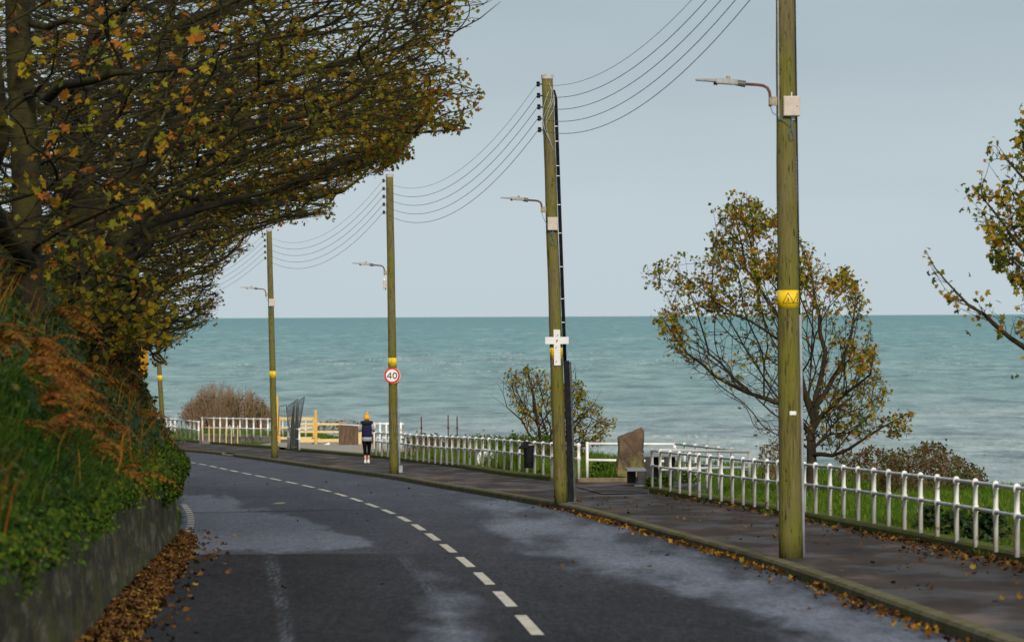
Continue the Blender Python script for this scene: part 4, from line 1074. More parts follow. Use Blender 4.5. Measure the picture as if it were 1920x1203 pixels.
# tufts along the foot of the low wall and kerb
a = []
for k in range(900):
    y = random.uniform(56, 100); a.append((ip(y, OUTS)-.02+random.gauss(0, .03), y, RZ(y)+PH+.02))
a = [p for p in a if mn.noise(Vector((p[1]*.5, 0, 7))) > .05]
o = blades('wall_foot_grass', np.array(a), rng.uniform(.05, .14, len(a)), .01, M['grass'], leanamp=.5); tag(o, 'small grass tufts at the foot of the low mossy wall', 'grass', kind='stuff')
def weed(u, v, h, r, n, label, size=.06, mat='greenleaf'):
    q = G(u, v, h); pts = []
    for k in range(n):
        an = random.uniform(0, 2*PI); rr = r*random.random(); z = random.random()
        pts.append((q.x+rr*math.cos(an)*(1-.5*z), q.y+rr*math.sin(an)*1.2*(1-.5*z), q.z+z*r*1.1))
    o = scatter('leafy_weed', np.array(pts), rng.uniform(size*.7, size*1.3, n), LEAF5, M[mat], normal=np.array([0, -.6, .7]), spread=.7)
    recentre(o); tag(o, label, 'plant', 'leafy weeds along the railings')
weed(1022, 897, .12, .26, 420, 'dense green weed clump just left of the foot of the pole with the cross')
weed(1222, 918, .12, .22, 420, 'green leafy weed clump at the left end of the near low wall')
weed(1130, 893, .2, .34, 1100, 'broad leaved green weeds behind the white frame left of the standing stone', .085)
weed(1745, 985, .22, .22, 260, 'ivy like weed climbing the near railing, furthest left of the right hand weeds', .09, 'ivy')
weed(1790, 1000, .22, .25, 320, 'middle clump of dark ivy under the near railing at right', .09, 'ivy')
weed(1850, 1012, .22, .34, 500, 'largest dark ivy clump spilling over the near low wall at right', .09, 'ivy')
weed(1250, 912, .22, .2, 220, 'green weed behind the first posts of the near railing')
weed(1290, 905, .22, .25, 250, 'green weed beside the stone table')

# ------------------------------------------------------------------ leaf litter
def litter(name, pts, s0, s1, mat, label, spread=.5):
    a = np.array(pts); o = scatter(name, a, s0+(s1-s0)*rng.uniform(0, 1, len(a))**1.3, CURL, mat, normal=np.array([0, 0, 1.]), spread=spread); tag(o, label, 'leaf litter', kind='stuff')
LW = [(20, .45), (42, .38), (48, .42), (55, .38), (66, .34), (74, .22), (77, .04)]
pts = []
for k in range(8500):
    y = random.uniform(30, 76.5); w_ = ip(y, LW)*(1+.25*mn.noise(Vector((y*.6, 0, 0)))); t = random.random()**1.15
    pts.append((wx(y)+.02+t*w_, y, RZ(y)+.015+.06*(1-t)*random.random()))
for k in range(150):
    y = random.uniform(38, 80); w_ = ip(y, LW) if y < 76 else .2
    pts.append((wx(y)+w_+abs(random.gauss(0, .22)), y, RZ(y)+.012))
litter('leaf_litter', pts, .05, .105, M['litter'], 'drift of brown fallen leaves along the foot of the left wall')
pts = []
for k in range(2000):
    y = random.uniform(36, 96); dn = mn.noise(Vector((y*.35, 3, 0)))+.25
    if random.random() > dn*1.3+.1: continue
    pts.append((kx(y)-abs(random.gauss(0, .10+.05*(y < 60)))-.01, y, RZ(y)+.02+.03*random.random()))
litter('leaf_litter', pts, .035, .085, M['litter_kerb'], 'orange and yellow leaves gathered in the gutter along the kerb', .7)
pts = []
for k in range(2000):
    y = random.uniform(44, 100); f = 1 if y < 68 else .22
    if random.random() > f: continue
    w_ = .55 if y < 62 else .28
    pts.append((ip(y, OUTS)-.03-abs(random.gauss(0, w_*.55)), y, RZ(y)+PH+.045+.02*random.random()))
for k in range(150):
    y = random.uniform(44, 98); t = random.random(); pts.append((kx(y)+.2+t*(ip(y, OUTS)-kx(y)-.3), y, RZ(y)+PH+.045))
litter('leaf_litter', pts, .04, .09, M['litter'], 'brown fallen leaves on the footway beside the low mossy wall', .5)
pts = []
for k in range(60):
    y = random.uniform(45, 130); t = random.random(); pts.append((cx(y)-3+t*6, y, RZ(y)+.015))
litter('leaf_litter', pts, .04, .08, M['litter'], 'a few single dead leaves scattered over the open road', .4)

# ------------------------------------------------------------------ low walls carrying the railings
def lowwall(label, y0, y1, h, wd=.24, step=.9):
    ys_ = list(np.arange(y0, y1, step))+[y1]; b = B()
    L = []
    for y in ys_:
        t = Vector((ip(y+.5, OUTS)-ip(y-.5, OUTS), 1, 0)).normalized()
        L.append((Vector((ip(y, OUTS)+.01*mn.noise(Vector((y, 0, 0))), y, RZ(y))), Vector((t.y, -t.x, 0))))
    j = .012
    b.sweep(L, [(0, 0), (-.005, h-.03), (.02, h), (wd-.02, h+.004), (wd, h-.03), (wd, -.05)])
    o = b.build('low_wall', M['mosswall']); recentre(o); tag(o, label, 'low wall', 'low mossy walls under the railings')
lowwall('long low mossy concrete wall under the near railing at right', 20, 102.5, WH)
lowwall('low dark wall under the middle railing between the stone and the round speed sign', 119.6, 208, WH)
lowwall('low dark wall on the left under the far railing and the wooden stakes', 214, 284, WH)
b = B(); b.sweep([(Vector((x, y, RZ(y)+PH)), Vector((0, 1, 0))) for x, y in [(.98, 116.5), (1.7, 116.6), (2.62, 116.7)]], [(0, -.02), (0, .11), (.03, .125), (.30, .125), (.30, -.02)])
o = b.build('stone_ledge', M['ledge']); recentre(o); tag(o, 'low brick ledge at the back of the footway left of the bench', 'ledge')

# ------------------------------------------------------------------ white railings
def railing(label, posts, ht, hm, r=.031, rr=.022, tops=None, mrail='rail', ends=True, name='railing', group='white tubular railings'):
    """posts: list of base points"""
    c = posts[len(posts)//2]; r0_ = r
    root = empty(name, c, label, 'railing', group)
    for p in posts:
        b = B(); p = Vector(p)+Vector((random.gauss(0, .004), random.gauss(0, .02), 0)); r = r0_*random.uniform(.94, 1.06)
        b.tube([p-Vector((0, 0, .03)), p+Vector((0, 0, hm-.045)), p+Vector((0, 0, hm-.03)), p+Vector((0, 0, hm+.03)), p+Vector((0, 0, hm+.045)), p+Vector((0, 0, ht-.05)), p+Vector((0, 0, ht-.035)), p+Vector((0, 0, ht+.02)), p+Vector((0, 0, ht+.042)), p+Vector((0, 0, ht+.05))],
               [r, r*.95, r*1.28, r*1.28, r*.95, r*.95, r*1.25, r*1.25, r*.8, .004], 10)
        b.build('post', M['post'], root, smooth=True)
    for h in (ht, hm):
        b = B(); b.tube([Vector(p)+Vector((0, 0, h)) for p in posts], rr, 8); b.build('rail', M[mrail], root, smooth=True)
    return root
AU = [(1223, 911), (1239, 915), (1256.6, 918.2), (1274.6, 921.6), (1292.5, 924.7), (1311, 928.5), (1331.7, 932), (1351.8, 935.7), (1372.7, 939.5), (1394, 942.7), (1414.8, 946), (1437.4, 949.6), (1459.6, 952.6), (1484, 955.8), (1508.5, 959), (1530.3, 962.3), (1555.3, 966.2), (1582, 970.7), (1609.8, 975.6), (1637.8, 980.9), (1666.3, 986.4), (1696, 992.2), (1725.7, 998.3), (1758.2, 1005), (1793.1, 1012.5), (1828.9, 1020), (1867.4, 1029), (1907.5, 1038.5)]
def near(u, v, dx=.12):
    d = GD(u, v, WH); q = P(u, v, d); return Vector((q.x, d, RZ(d)+WH))
pa = [near(u, v) for u, v in AU]
for k in range(12):
    y = pa[-1].y-1.75; pa.append(Vector((pa[-1].x+.055, y, RZ(y)+WH)))
railing('long near railing in front of the grass, running off the right photo edge', pa, .69, .40)
MU = [(705, 852), (716, 853.2), (727, 854.4), (738, 855.6), (749, 856.8), (759.8, 858.2), (771, 859.8), (782.4, 861.4), (793.6, 863), (804.5, 864.4), (815.4, 865.8), (826.4, 867), (837.5, 868), (848.4, 868.8), (859, 869.4), (870, 870.2), (881, 871.2), (892.6, 872.4), (905, 873.7), (917.6, 875), (931, 876.6), (945.3, 878.7), (959, 880.8), (973.5, 883), (988, 885.2), (1003, 887.4), (1018.2, 889.6), (1034, 891.8), (1051, 893.2), (1068, 894), (1085, 895)]
railing('middle railing carrying the black litter bin, from the walker to the pole with the cross', [near(u, v) for u, v in MU], .71, .42, r=.037, rr=.026)
# open frame round the viewpoint
def frame(label, pts3, rails, posts, r=.035, group='white viewpoint rails', name='railing'):
    root = empty(name, pts3[0], label, 'railing', group)
    for q0, q1 in posts: b = B(); b.tube([q0, q1], r, 10); b.ball(q1, r*1.05); b.build('post', M['post'], root, smooth=True)
    for q0, q1 in rails: b = B(); b.tube([q0, q1], r*.92, 10); b.build('rail', M['railwhite'], root, smooth=True)
dA = 118.6; dB = 118.6
frame('two rail white frame behind the standing stone', [P(1101, 897, dA)], [(P(1101, 831.5, dA), P(1266, 832.5, dB)), (P(1101, 862, dA), P(1266, 864.5, dB))], [(P(1101, 899, dA), P(1101, 830.5, dA)), (P(1265, 872, dB), P(1265, 832, dB))])
Bc = P(1266, 832, 118.4); Rc = P(1403, 846, 104.5)
posts = [Bc.lerp(Rc, t) for t in (0.14, .30, .46, .62, .79)]
root = empty('railing', Rc, 'seaward railing of the viewpoint with ball topped posts between two corners', 'railing', 'white viewpoint rails')
for q in posts: b = B(); b.tube([q-Vector((0, 0, .85)), q], .03, 10); b.ball(q+Vector((0, 0, .01)), .042); b.build('post', M['post'], root, smooth=True)
for dz in (0, -.37): b = B(); b.tube([Bc+Vector((0, 0, dz)), Rc+Vector((0, 0, dz))], .024, 8); b.build('rail', M['rail'], root, smooth=True)
frame('white end frame of the viewpoint nearest the grass', [P(1405, 895, 104)], [(P(1236, 843.5, 102.6), P(1405, 846.5, 104)), (P(1236, 879, 102.6), P(1405, 876, 104))], [(P(1405, 897, 104), P(1405, 845.5, 104))])
# railing end near the walker, upper terrace
dq = 186
frame('short high white railing stub on the terrace between walker and speed sign', [P(710, 850, dq)], [(P(700, 794, dq), P(757, 794.5, dq)), (P(700, 820, dq), P(757, 820.5, dq))], [(P(u, 850, dq), P(u, 793, dq)) for u in (702, 712.5, 724.5, 738, 751.5)], .038)
# three posts left
de = 201
railing('short three post white railing beside the netting panels', [P(u, v, de-i*.9) for i, (u, v) in enumerate([(540.3, 839), (550.5, 840.5), (561, 841.6)])], .74, .37, r=.042)
# far railings
df = 246
FU = [379, 401, 413, 425, 437.5, 450, 462.5, 475.5, 489, 502, 516, 530, 544, 558, 573]
root = railing('far white railing standing on the pale concrete wall, stakes in front', [P(u, 816+(u-379)*.02, df-(u-379)*.03) for u in FU], .80, .36, r=.044, rr=.034)
GU = [(372.6, 824), (364.4, 822.8), (356.2, 821.6), (348, 820.4), (340, 819.4), (331.8, 818.6), (323.8, 817.8), (315, 817), (307, 816.4), (299, 815.8), (291.5, 815.2), (284, 814.8), (276.5, 814.2), (269, 813.8), (261, 813.4)]
railing('furthest left white railing behind the leftmost pole', [P(u, v, 258+(372.6-u)*.28) for u, v in GU], .86, .46, r=.05, rr=.036)
frame('faint far white railing above the leftmost one', [P(300, 812, 296)], [(P(268, 783.5, 300), P(330, 786, 292)), (P(268, 797, 300), P(330, 799, 292))], [(P(u, 816, 296), P(u, 784.5, 296)) for u in (272, 280, 288, 296, 304, 312, 320, 328)], .04)

# pale concrete wall carrying the far railing
b = B(); q = [P(374, 812.5, 247), P(470, 814.5, 244), P(548, 820.5, 240)]
b.sweep([(p-Vector((0, 0, .55)), Vector((0, 1, 0))) for p in q], [(-.12, -.2), (-.12, .55), (.14, .55), (.14, -.2)])
o = b.build('concrete_wall', M['concrete']); recentre(o); tag(o, 'pale low concrete wall below the far railing', 'wall')
# stakes
for u, v0, v1 in [(380, 795, 826), (392, 797, 827), (401, 796, 828), (412, 797, 829), (424, 796, 830), (434, 799, 831), (445.5, 797, 831)]:
    b = B(); d = 232; a0 = P(u, v1, d); a1 = P(u+random.uniform(-.6, .6), v0, d); b.tube([a0, a0.lerp(a1, .93), a1], [.028, .026, .008], 6)
    o = b.build('wooden_stake', M['timber']); recentre(o); tag(o, 'thin pale wooden stake in the row before the far concrete wall', 'stake', 'wooden stakes before the concrete wall')
b = B(); b.box(P(519.6, 785, 238), (.12, .1, 2.0)); o = b.build('timber_post', M['timber2'], bevel=.01); recentre(o); tag(o, 'orange timber post half hidden behind the second pole from the left', 'post')
# timber fences
def tfence(label, d, post, rails, th=.05):
    root = empty('timber_fence', P(post[0][0], post[0][2], d), label, 'fence', 'new timber fences by the side path')
    for (u, v0, v1, w) in post:
        b = B(); a = P(u, v0, d-.08); c = P(u, v1, d-.08); b.box((a+c)/2, (w, .1, (a-c).length)); b.build('post', M['timber2'], root, bevel=.008)
    for (u0, v0, u1, v1, h) in rails:
        a = P(u0, v0, d); c = P(u1, v1, d); b = B(); b.box((a+c)/2, ((c-a).length, th, h), Matrix.Rotation(-math.atan2(c.z-a.z, c.x-a.x), 3, 'Y')); b.build('rail', M['timber'], root, bevel=.006)
tfence('front timber fence with tall post and three rails reaching the brushwood screen', 226, [(592.3, 768, 838, .11)], [(555.5, 794.3, 636, 794.8, .09), (557, 809, 636, 809.3, .085), (561, 826, 636, 825.2, .14)])
tfence('rear timber fence seen through the netting behind the second pole', 236, [(588.5, 783, 836, .09), (524, 783, 836, .09)], [(522.5, 784.6, 589, 784.8, .14), (521, 801.8, 589, 801.4, .09), (521, 821, 589, 820.8, .10)])
b = B(); c = P(592.5, 829.5, 227.5); b.box(c, (.36, .3, .42)); o = b.build('concrete_block', M['concrete'], bevel=.02); recentre(o); tag(o, 'pale concrete block at the foot of the tall timber post', 'block')
b = B(); a = P(601, 839, 222); c = P(618, 830.5, 222); b.box((a+c)/2, ((c-a).length, .06, .10), Matrix.Rotation(-math.atan2(c.z-a.z, c.x-a.x), 3, 'Y'))
o = b.build('white_plank', M['plank'], bevel=.008); recentre(o); tag(o, 'white plank leaning on the grass beside the timber fence', 'plank')
b = B(); b.ball(P(610, 838, 221), .05, sc=(1.6, 1, .7)); o = b.build('blue_wrapper', M['blue']); recentre(o); tag(o, 'scrap of bright blue plastic under the white plank', 'litter')
# brushwood screen with cap and brick top
root = empty('brushwood_screen', P(653, 840, 221), 'upright brown brushwood screen panel between timber fence and walker', 'screen')
b = B()
for k in range(95):
    u = 635.5+k*(36.5/95)+random.gauss(0, .1); b.tube([P(u, 840.5+random.uniform(-.5, .8)-(.8 if u > 660 else 0), 221+random.uniform(-.05, .05)), P(u+random.gauss(0, .25), 796+(u-636)*.06+random.uniform(-.6, .4), 221+random.uniform(-.05, .05))], [.010, .007], 4)
b.build('brushwood_canes', M['brush'], root)
b = B(); a = P(636, 795.2, 221.15); c = P(684, 797.5, 221.15); b.box((a+c)/2, ((c-a).length, .12, .06), Matrix.Rotation(-math.atan2(c.z-a.z, c.x-a.x), 3, 'Y')); b.build('cap_rail', M['rail'], root)
b = B(); b.box((P(636, 818, 221.2)+P(671.5, 818, 221.2))/2, (.76, .03, .92)); b.build('backing_board', M['brush'], root)
b = B(); b.box(P(643, 792, 222), (.34, .2, .09)); o = b.build('brick_coping', M['brick'], bevel=.01); recentre(o); tag(o, 'short piece of brick coping on top of the brushwood screen', 'brick')
b = B(); b.box(P(675, 814.5, 219), (.13, .1, .78)); o = b.build('timber_post', M['timber'], bevel=.008); recentre(o); tag(o, 'square pale timber post between brushwood screen and walker', 'post')
b = B(); a = P(672, 852, 201); b.box(P(690, 843, 200), (.62, .25, .46)); o = b.build('concrete_wall', M['concrete'], bevel=.02); recentre(o); tag(o, 'low grey concrete wall end behind the walker', 'wall')
b = B(); b.box(P(702, 822, 205), (.2, .15, .36)); o = b.build('timber_post', M['rust']); recentre(o); tag(o, 'dark reddish timber stub just right of the walker', 'post')
# netting panels
def netpanel(label, d, c4, dark=1.0, pitch=.05):
    q = [P(u, v, d) for u, v in c4]; root = empty('netting_panel', q[3], label, 'netting panel', 'netting panels by the side path')
    b = B()
    for i in range(4): b.tube([q[i], q[(i+1) % 4]], .016, 6)
    b.build('frame', M['frame'], root)
    b = B(); w = (q[1]-q[0]).length; h = (q[2]-q[1]).length; n = max(3, int(w/pitch)); m_ = max(3, int(h/pitch))
    for i in range(1, n): t = i/n; b.tube([q[0].lerp(q[1], t), q[3].lerp(q[2], t)], .0065*dark, 3, caps=False)
    for j in range(1, m_): t = j/m_; b.tube([q[0].lerp(q[3], t), q[1].lerp(q[2], t)], .0065*dark, 3, caps=False)
    b.build('netting', M['mesh'], root)
netpanel('front dark netting panel with slanting top edge', 199.5, [(536.5, 763.6), (558.6, 747.5), (560.5, 838), (547, 838)], 1.4)
netpanel('rear netting panel leaning right with a pointed top', 200.5, [(561, 750.5), (571, 743.5), (562, 800), (557, 838)], 1.1)
netpanel('thin left netting panel beside the second pole', 201.5, [(523.5, 762), (537, 758.5), (541, 815), (521, 815)], .6, .08)
b = B(); b.tube([P(547, 840, 199.8), P(549, 790, 199.8), P(551, 760, 199.8)], [.09, .07, .02], 7); b.tube([P(556, 841, 199.9), P(556, 795, 199.9), P(557, 758, 199.9)], [.07, .06, .015], 7)
o = b.build('rolled_netting', M['mesh']); recentre(o); tag(o, 'bundle of dark rolled netting standing inside the front panel', 'netting')
# rusty posts
for u, v0, lab in ((790.4, 781, 'leftmost rusty iron post behind the middle railing'), (840.7, 778, 'taller rusty iron post, left one of the close pair'), (857.5, 780, 'right one of the close pair of rusty iron posts')):
    b = B(); d = 168; a = P(u, 868, d); c = P(u-.5, v0, d); b.tube([a, c], .020, 8); b.tube([P(u-.3, 800, d), P(u-.3, 803, d)], .034, 8)
    o = b.build('iron_post', M['rust'], smooth=True); recentre(o); tag(o, lab, 'iron post', 'rusty iron posts behind the railing')
# rubble sack
def blob(name, c, sc, mat, seed, amp=.25, n=22, m=12):
    b = B(); b.ball((0, 0, 0), 1, n, m)
    vs = []
    for p in b.v:
        k = 1+amp*mn.fractal(p*1.6+Vector((seed, 0, 0)), 1, 2, 4); vs.append(Vector((p.x*sc[0]*k, p.y*sc[1]*k, max(p.z, -.75)*sc[2]*k))+Vector(c))
    b.v = vs; return b.build(name, mat, smooth=False)
o = blob('rubble_sack', P(911, 861, 145.6), (.27, .25, .26), M['sack'], 4); recentre(o); tag(o, 'crumpled white sack behind the middle railing', 'sack')

# ------------------------------------------------------------------ litter bin on the railing
d = 121.5
root = empty('litter_bin', P(991, 877, d), 'black hooded litter bin hung on the middle railing', 'litter bin')
def rring(c, hx, hy, n=16, p=3.2):
    return [c+Vector((math.copysign(abs(math.cos(2*PI*k/n))**(2/p), math.cos(2*PI*k/n))*hx, math.copysign(abs(math.sin(2*PI*k/n))**(2/p), math.sin(2*PI*k/n))*hy, 0)) for k in range(n)]
def loft(rings, caps=True):
    b = B(); n = len(rings[0])
    for r_ in rings: b.v += r_
    for i in range(len(rings)-1):
        for k in range(n): k2 = (k+1) % n; b.f.append((i*n+k, i*n+k2, (i+1)*n+k2, (i+1)*n+k))
    if caps: b.f.append(tuple(reversed(range(n)))); b.f.append(tuple((len(rings)-1)*n+k for k in range(n)))
    return b
loft([rring(P(991.5, v, d), hx, hx) for v, hx in ((877, .098), (876, .108), (860, .112), (838, .120), (834, .122))]).build('body', M['black'], root, smooth=True)
c = [P(u, v, d) for u, v in ((1000.5, 836), (999.5, 830.5), (993, 827.3), (984, 826.2), (981.5, 827), (980.8, 832), (975, 835), (971.5, 839.5), (971.8, 842), (976, 841.3), (981, 840.5), (990, 838))]
b = B(); b.prism([q-Vector((0, .125, 0)) for q in c], (0, .25, 0)); b.build('hood', M['black'], root, bevel=.01)
b = B(); b.box(P(995, 833.2, d-.135), (.09, .01, .035)); b.build('stub_plate', simple('bin_plate', (.22, .18, .13), (.3, .25, .2), 20), root)

# ------------------------------------------------------------------ standing stone, bench, table
d = 117.2
out = [(1154, 899), (1156.5, 868), (1159.3, 842), (1159, 819), (1166, 815.5), (1186, 808.7), (1196, 804), (1202.8, 800.6), (1207.3, 809), (1206, 840), (1206.5, 877), (1207, 899)]
b = B(); n = len(out)
ring0 = [P(u, v, d-.10) for u, v in out]; cen = P(1182, 855, d)
def jit(p, a): return p+Vector((mn.noise(p*3), mn.noise(p*3+Vector((9, 0, 0))), mn.noise(p*3+Vector((0, 7, 0)))))*a
R1 = [jit(cen.lerp(p, .86)+Vector((0, -.13, 0)), .02) for p in ring0]; R2 = [jit(p, .02) for p in ring0]; R3 = [jit(p+Vector((0, .26, 0)), .03) for p in ring0]; R4 = [jit(cen.lerp(p, .8)+Vector((0, .34, 0)), .03) for p in ring0]
b.v = R1+R2+R3+R4
for i in range(3):
    for k in range(n): k2 = (k+1) % n; b.f.append((i*n+k, i*n+k2, (i+1)*n+k2, (i+1)*n+k))
fc = cen+Vector((.02, -.27, .03)); b.v.append(fc); b.v.append(P(1168, 822, d-.24)); ci = len(b.v)-2
for k in range(n): b.f.append((ci, (k+1) % n, k))
b.f.append(tuple(range(3*n, 4*n)))
b.v.pop()
o = b.build('standing_stone', M['stone']); recentre(o)
sb = o.modifiers.new('s', 'SUBSURF'); sb.subdivision_type = 'SIMPLE'; sb.levels = sb.render_levels = 4
tx = bpy.data.textures.new('rock', 'CLOUDS'); tx.noise_scale = .22; tx.noise_depth = 4
dm = o.modifiers.new('d', 'DISPLACE'); dm.texture = tx; dm.strength = .06; dm.texture_coords = 'LOCAL'
tag(o, 'upright brown standing stone with pointed top and lichen patches', 'stone')
b = B(); cr = [P(u, v, 116.90) for u, v in ((1172, 821), (1180, 832), (1190, 844), (1198, 855), (1206, 862))]; 
def slab(label, name, d, top, legs, th, foot=None, depth=1.4):
    root = empty(name, P((top[0]+top[1])/2, legs[0][2], d), label, name.split('_')[-1], 'dark stone furniture at the viewpoint')
    a = P(top[0], top[2], d); c = P(top[1], top[2], d)
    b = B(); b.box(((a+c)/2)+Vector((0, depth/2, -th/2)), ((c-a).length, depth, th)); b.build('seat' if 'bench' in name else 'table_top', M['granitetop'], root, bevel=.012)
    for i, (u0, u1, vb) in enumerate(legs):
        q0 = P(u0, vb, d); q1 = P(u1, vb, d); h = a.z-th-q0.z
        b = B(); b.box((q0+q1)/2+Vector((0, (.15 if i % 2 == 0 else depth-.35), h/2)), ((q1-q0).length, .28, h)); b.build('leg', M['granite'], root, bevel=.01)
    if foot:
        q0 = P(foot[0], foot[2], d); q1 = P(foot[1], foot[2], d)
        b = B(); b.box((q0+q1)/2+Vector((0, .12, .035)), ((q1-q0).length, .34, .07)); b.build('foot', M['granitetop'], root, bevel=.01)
slab('low dark stone bench end on, in front of the standing stone', 'stone_bench', 110.8, (1175.5, 1212, 879.5), [(1195.5, 1210, 914), (1178, 1194, 908)], .045, (1190, 1213, 915.5))
slab('dark stone picnic table behind the first posts of the near railing', 'stone_table', 112.8, (1206.5, 1271, 852), [(1211, 1221, 906), (1228, 1243, 900), (1246, 1254, 906), (1260, 1269, 900)], .05)

# ------------------------------------------------------------------ utility poles
POLES = [  # base u, base v, top u, top v, bottom radius, top radius
    (1483, 1046, 1469.8, -192, .132, .100, .2), (1052, 943, 1026, 148, .118, .098, .11), (738.8, 888, 730.4, 332, .112, .092, .08), (515, 858, 504.6, 434, .112, .09, .06), (307, 836, 288, 508, .112, .09, .05)]
PD = [17.1*1000/(lev(p[0], p[1])-167) for p in POLES]
PLAB = ['nearest wooden pole, thick and mossy, with two warning triangles on its yellow band', 'wooden pole with the white cross and a black cable guard', 'wooden pole carrying the round 40 sign', 'second pole from the left, standing beside the netting panels', 'leftmost wooden pole, its top lost in the branches']
def arcpt(c, r, ang, z):      # ang 0 faces the camera
    return Vector((c.x+r*math.sin(ang), c.y-r*math.cos(ang), z))
BANDV = [(544, 577), (651.8, 672.8), (670.5, 686), (695.3, 708), (703.2, 713)]
INS = []
ltop = [Vector((0, 0, 0))]*5
for i, (u0, v0, u1, v1, r0, r1, _) in enumerate(POLES):
    d = PD[i]; a = P(u0, v0, d); a.z = RZ(d)+PH+.03; c = P(u1, v1, d); c = Vector((c.x, d+.0, c.z))
    root = empty('utility_pole', a, PLAB[i], 'utility pole', 'wooden utility poles along the kerb')
    def at(z, a=a, c=c, r0=r0, r1=r1): t = (z-a.z)/(c.z-a.z); return a.lerp(c, t), r0+(r1-r0)*t
    zs = np.linspace(a.z-.05, c.z, 26); b = B()
    pts = []; rr = []
    for z in zs:
        q, r_ = at(z); pts.append(q+Vector((.008*mn.noise(Vector((z, i, 0))), 0, 0))); rr.append(r_)
    b.tube(pts, rr, 28); b.build('shaft', M['pole'], root, smooth=False)
    root.children[0].data.polygons.foreach_set('use_smooth', [len(p.vertices) == 4 for p in root.children[0].data.polygons])
    b = B(); b.tube([c, c+Vector((0, 0, .07))], [r1*1.1, r1*1.1], 20); b.tube([c+Vector((0, 0, .07)), c+Vector((0, 0, .09))], [r1*1.1, r1*.5], 20); b.build('cap', M['cap'], root, smooth=False)
    # yellow band with the warning triangles
    zt = P(u0, BANDV[i][0], d).z; zb = P(u0, BANDV[i][1], d).z; q0, ra = at(zb); q1, rb = at(zt)
    b = B(); b.tube([q0, q1], [ra+.0025, rb+.0025], 32, caps=True); bd = b.build('yellow_band', M['yellow'], root, smooth=False)
    bd.data.polygons.foreach_set('use_smooth', [len(p.vertices) == 4 for p in bd.data.polygons])
    H = zt-zb
    for ang in ([-.05, .92] if i == 0 else ([-.05] if i != 1 else [-.75, .75])):
        b = B()
        def st(pl, w):
            for (x0, y0), (x1, y1) in zip(pl[:-1], pl[1:]):
                seg = []
                for k in range(5):
                    t = k/4; x = x0+(x1-x0)*t; y = y0+(y1-y0)*t; z = zb+H*y; q, r_ = at(z)
                    seg.append(arcpt(q, r_+.0040, ang+x*H/r_, z))
                b.tube(seg, w, 4)
        T = [(-.31, .27), (0, .86), (.31, .27), (-.31, .27)]
        st(T, .0035); st([(.0, .66), (-.04, .54), (.03, .53), (-.01, .44)], .003); st([(-.09, .36), (0, .42), (.06, .36)], .003); st([(-.02, .5), (.04, .42)], .003); st([(-.10, .11), (-.06, .13)], .003)
        b.build('warning_triangle', M['ink'], bd)
    # insulators on the road side
    ins = []
    for k in range(5):
        z = c.z-.09-k*.20; q, r_ = at(z); s = Vector((-1, .12, 0)).normalized(); p0 = q+s*(r_-.01); p1 = q+s*(r_+.065)
        b = B(); b.tube([p0, p1], .010, 6); b.tube([p1+Vector((0, 0, -.045)), p1+Vector((0, 0, -.02)), p1, p1+Vector((0, 0, .02)), p1+Vector((0, 0, .045))], [.028, .036, .020, .036, .026], 10)
        b.build('insulator', M['ceramic'] if i != 1 else M['black'], root, smooth=True); ins.append(p1+s*.02)
    INS.append(ins)
    if i == 0:
        b = B(); z0 = P(u0, 962, d).z; z1 = P(u0, 590, d).z; pts = [arcpt(at(z)[0], at(z)[1]+.012, 1.45, z) for z in np.linspace(a.z, z1, 6)]; b.tube(pts, .017, 8); b.build('cable_conduit', M['conduit'], root, smooth=True)
        b = B(); pts = [arcpt(at(z)[0], at(z)[1]+.006, 1.5, z) for z in np.linspace(z1, c.z, 8)]; b.tube(pts, .009, 6); b.build('cable', M['black'], root)
        b = B(); pts = [arcpt(at(z)[0], at(z)[1]+.006, -.85, z) for z in np.linspace(P(u0, 225, d).z, c.z, 8)]; b.tube(pts, .008, 6); b.build('cable', M['greycable'], root)
        z = P(u0, 773.5, d).z; q, r_ = at(z); b = B(); b.tube([arcpt(q, r_+.002, .05, z-.02), arcpt(q, r_+.003, .05, z+.02)], .0, 4); b = B()
        L = [arcpt(q, r_+.004, t, z) for t in np.linspace(-.02, .58, 6)]
        for k in range(5): b.add([L[k]-Vector((0, 0, .021)), L[k+1]-Vector((0, 0, .021)), L[k+1]+Vector((0, 0, .021)), L[k]+Vector((0, 0, .021))], [(0, 1, 2, 3)])
        b.build('number_tag', M['signwhite'], root)
    if i == 1:
        zg = P(u0, 676, d).z; b = B()
        for off, w in ((.055, .05), (.105, .022)):
            pass
        qa, ra = at(a.z); qb, rb = at(zg)
        b.box((qa+qb)/2+Vector((ra+.055, -.02, 0)), (.10, .12, (qb-qa).length), Matrix.Rotation(math.atan2(qb.x-qa.x, qb.z-qa.z), 3, 'Y')); b.build('cable_guard', M['black'], root, bevel=.01)
        b = B(); b.box((qa+qb)/2+Vector((ra+.125, -.02, -.01)), (.035, .07, (qb-qa).length-.02), Matrix.Rotation(math.atan2(qb.x-qa.x, qb.z-qa.z), 3, 'Y')); b.build('cable_guard', M['frame'], root, bevel=.006)
        for off in (.022, .052):
            b = B(); pts = []
            for z in np.linspace(zg-.1, c.z-.35, 9): q, r_ = at(z); pts.append(q+Vector((r_+off, -.03, 0)))
            pts.append(at(c.z-.2)[0]+Vector((.10+off*.3, -.06, 0))); b.tube(pts, .016, 8); b.build('cable', M['black'], root, smooth=True)
        b = B()
        for v in (237, 265, 311, 330, 384, 437, 500, 560, 604): z = P(u0, v, d).z; q, r_ = at(z); b.box(q+Vector((r_+.03, -.06, 0)), (.055, .03, .012))
        b.build('cable_clips', M['signwhite'], root)
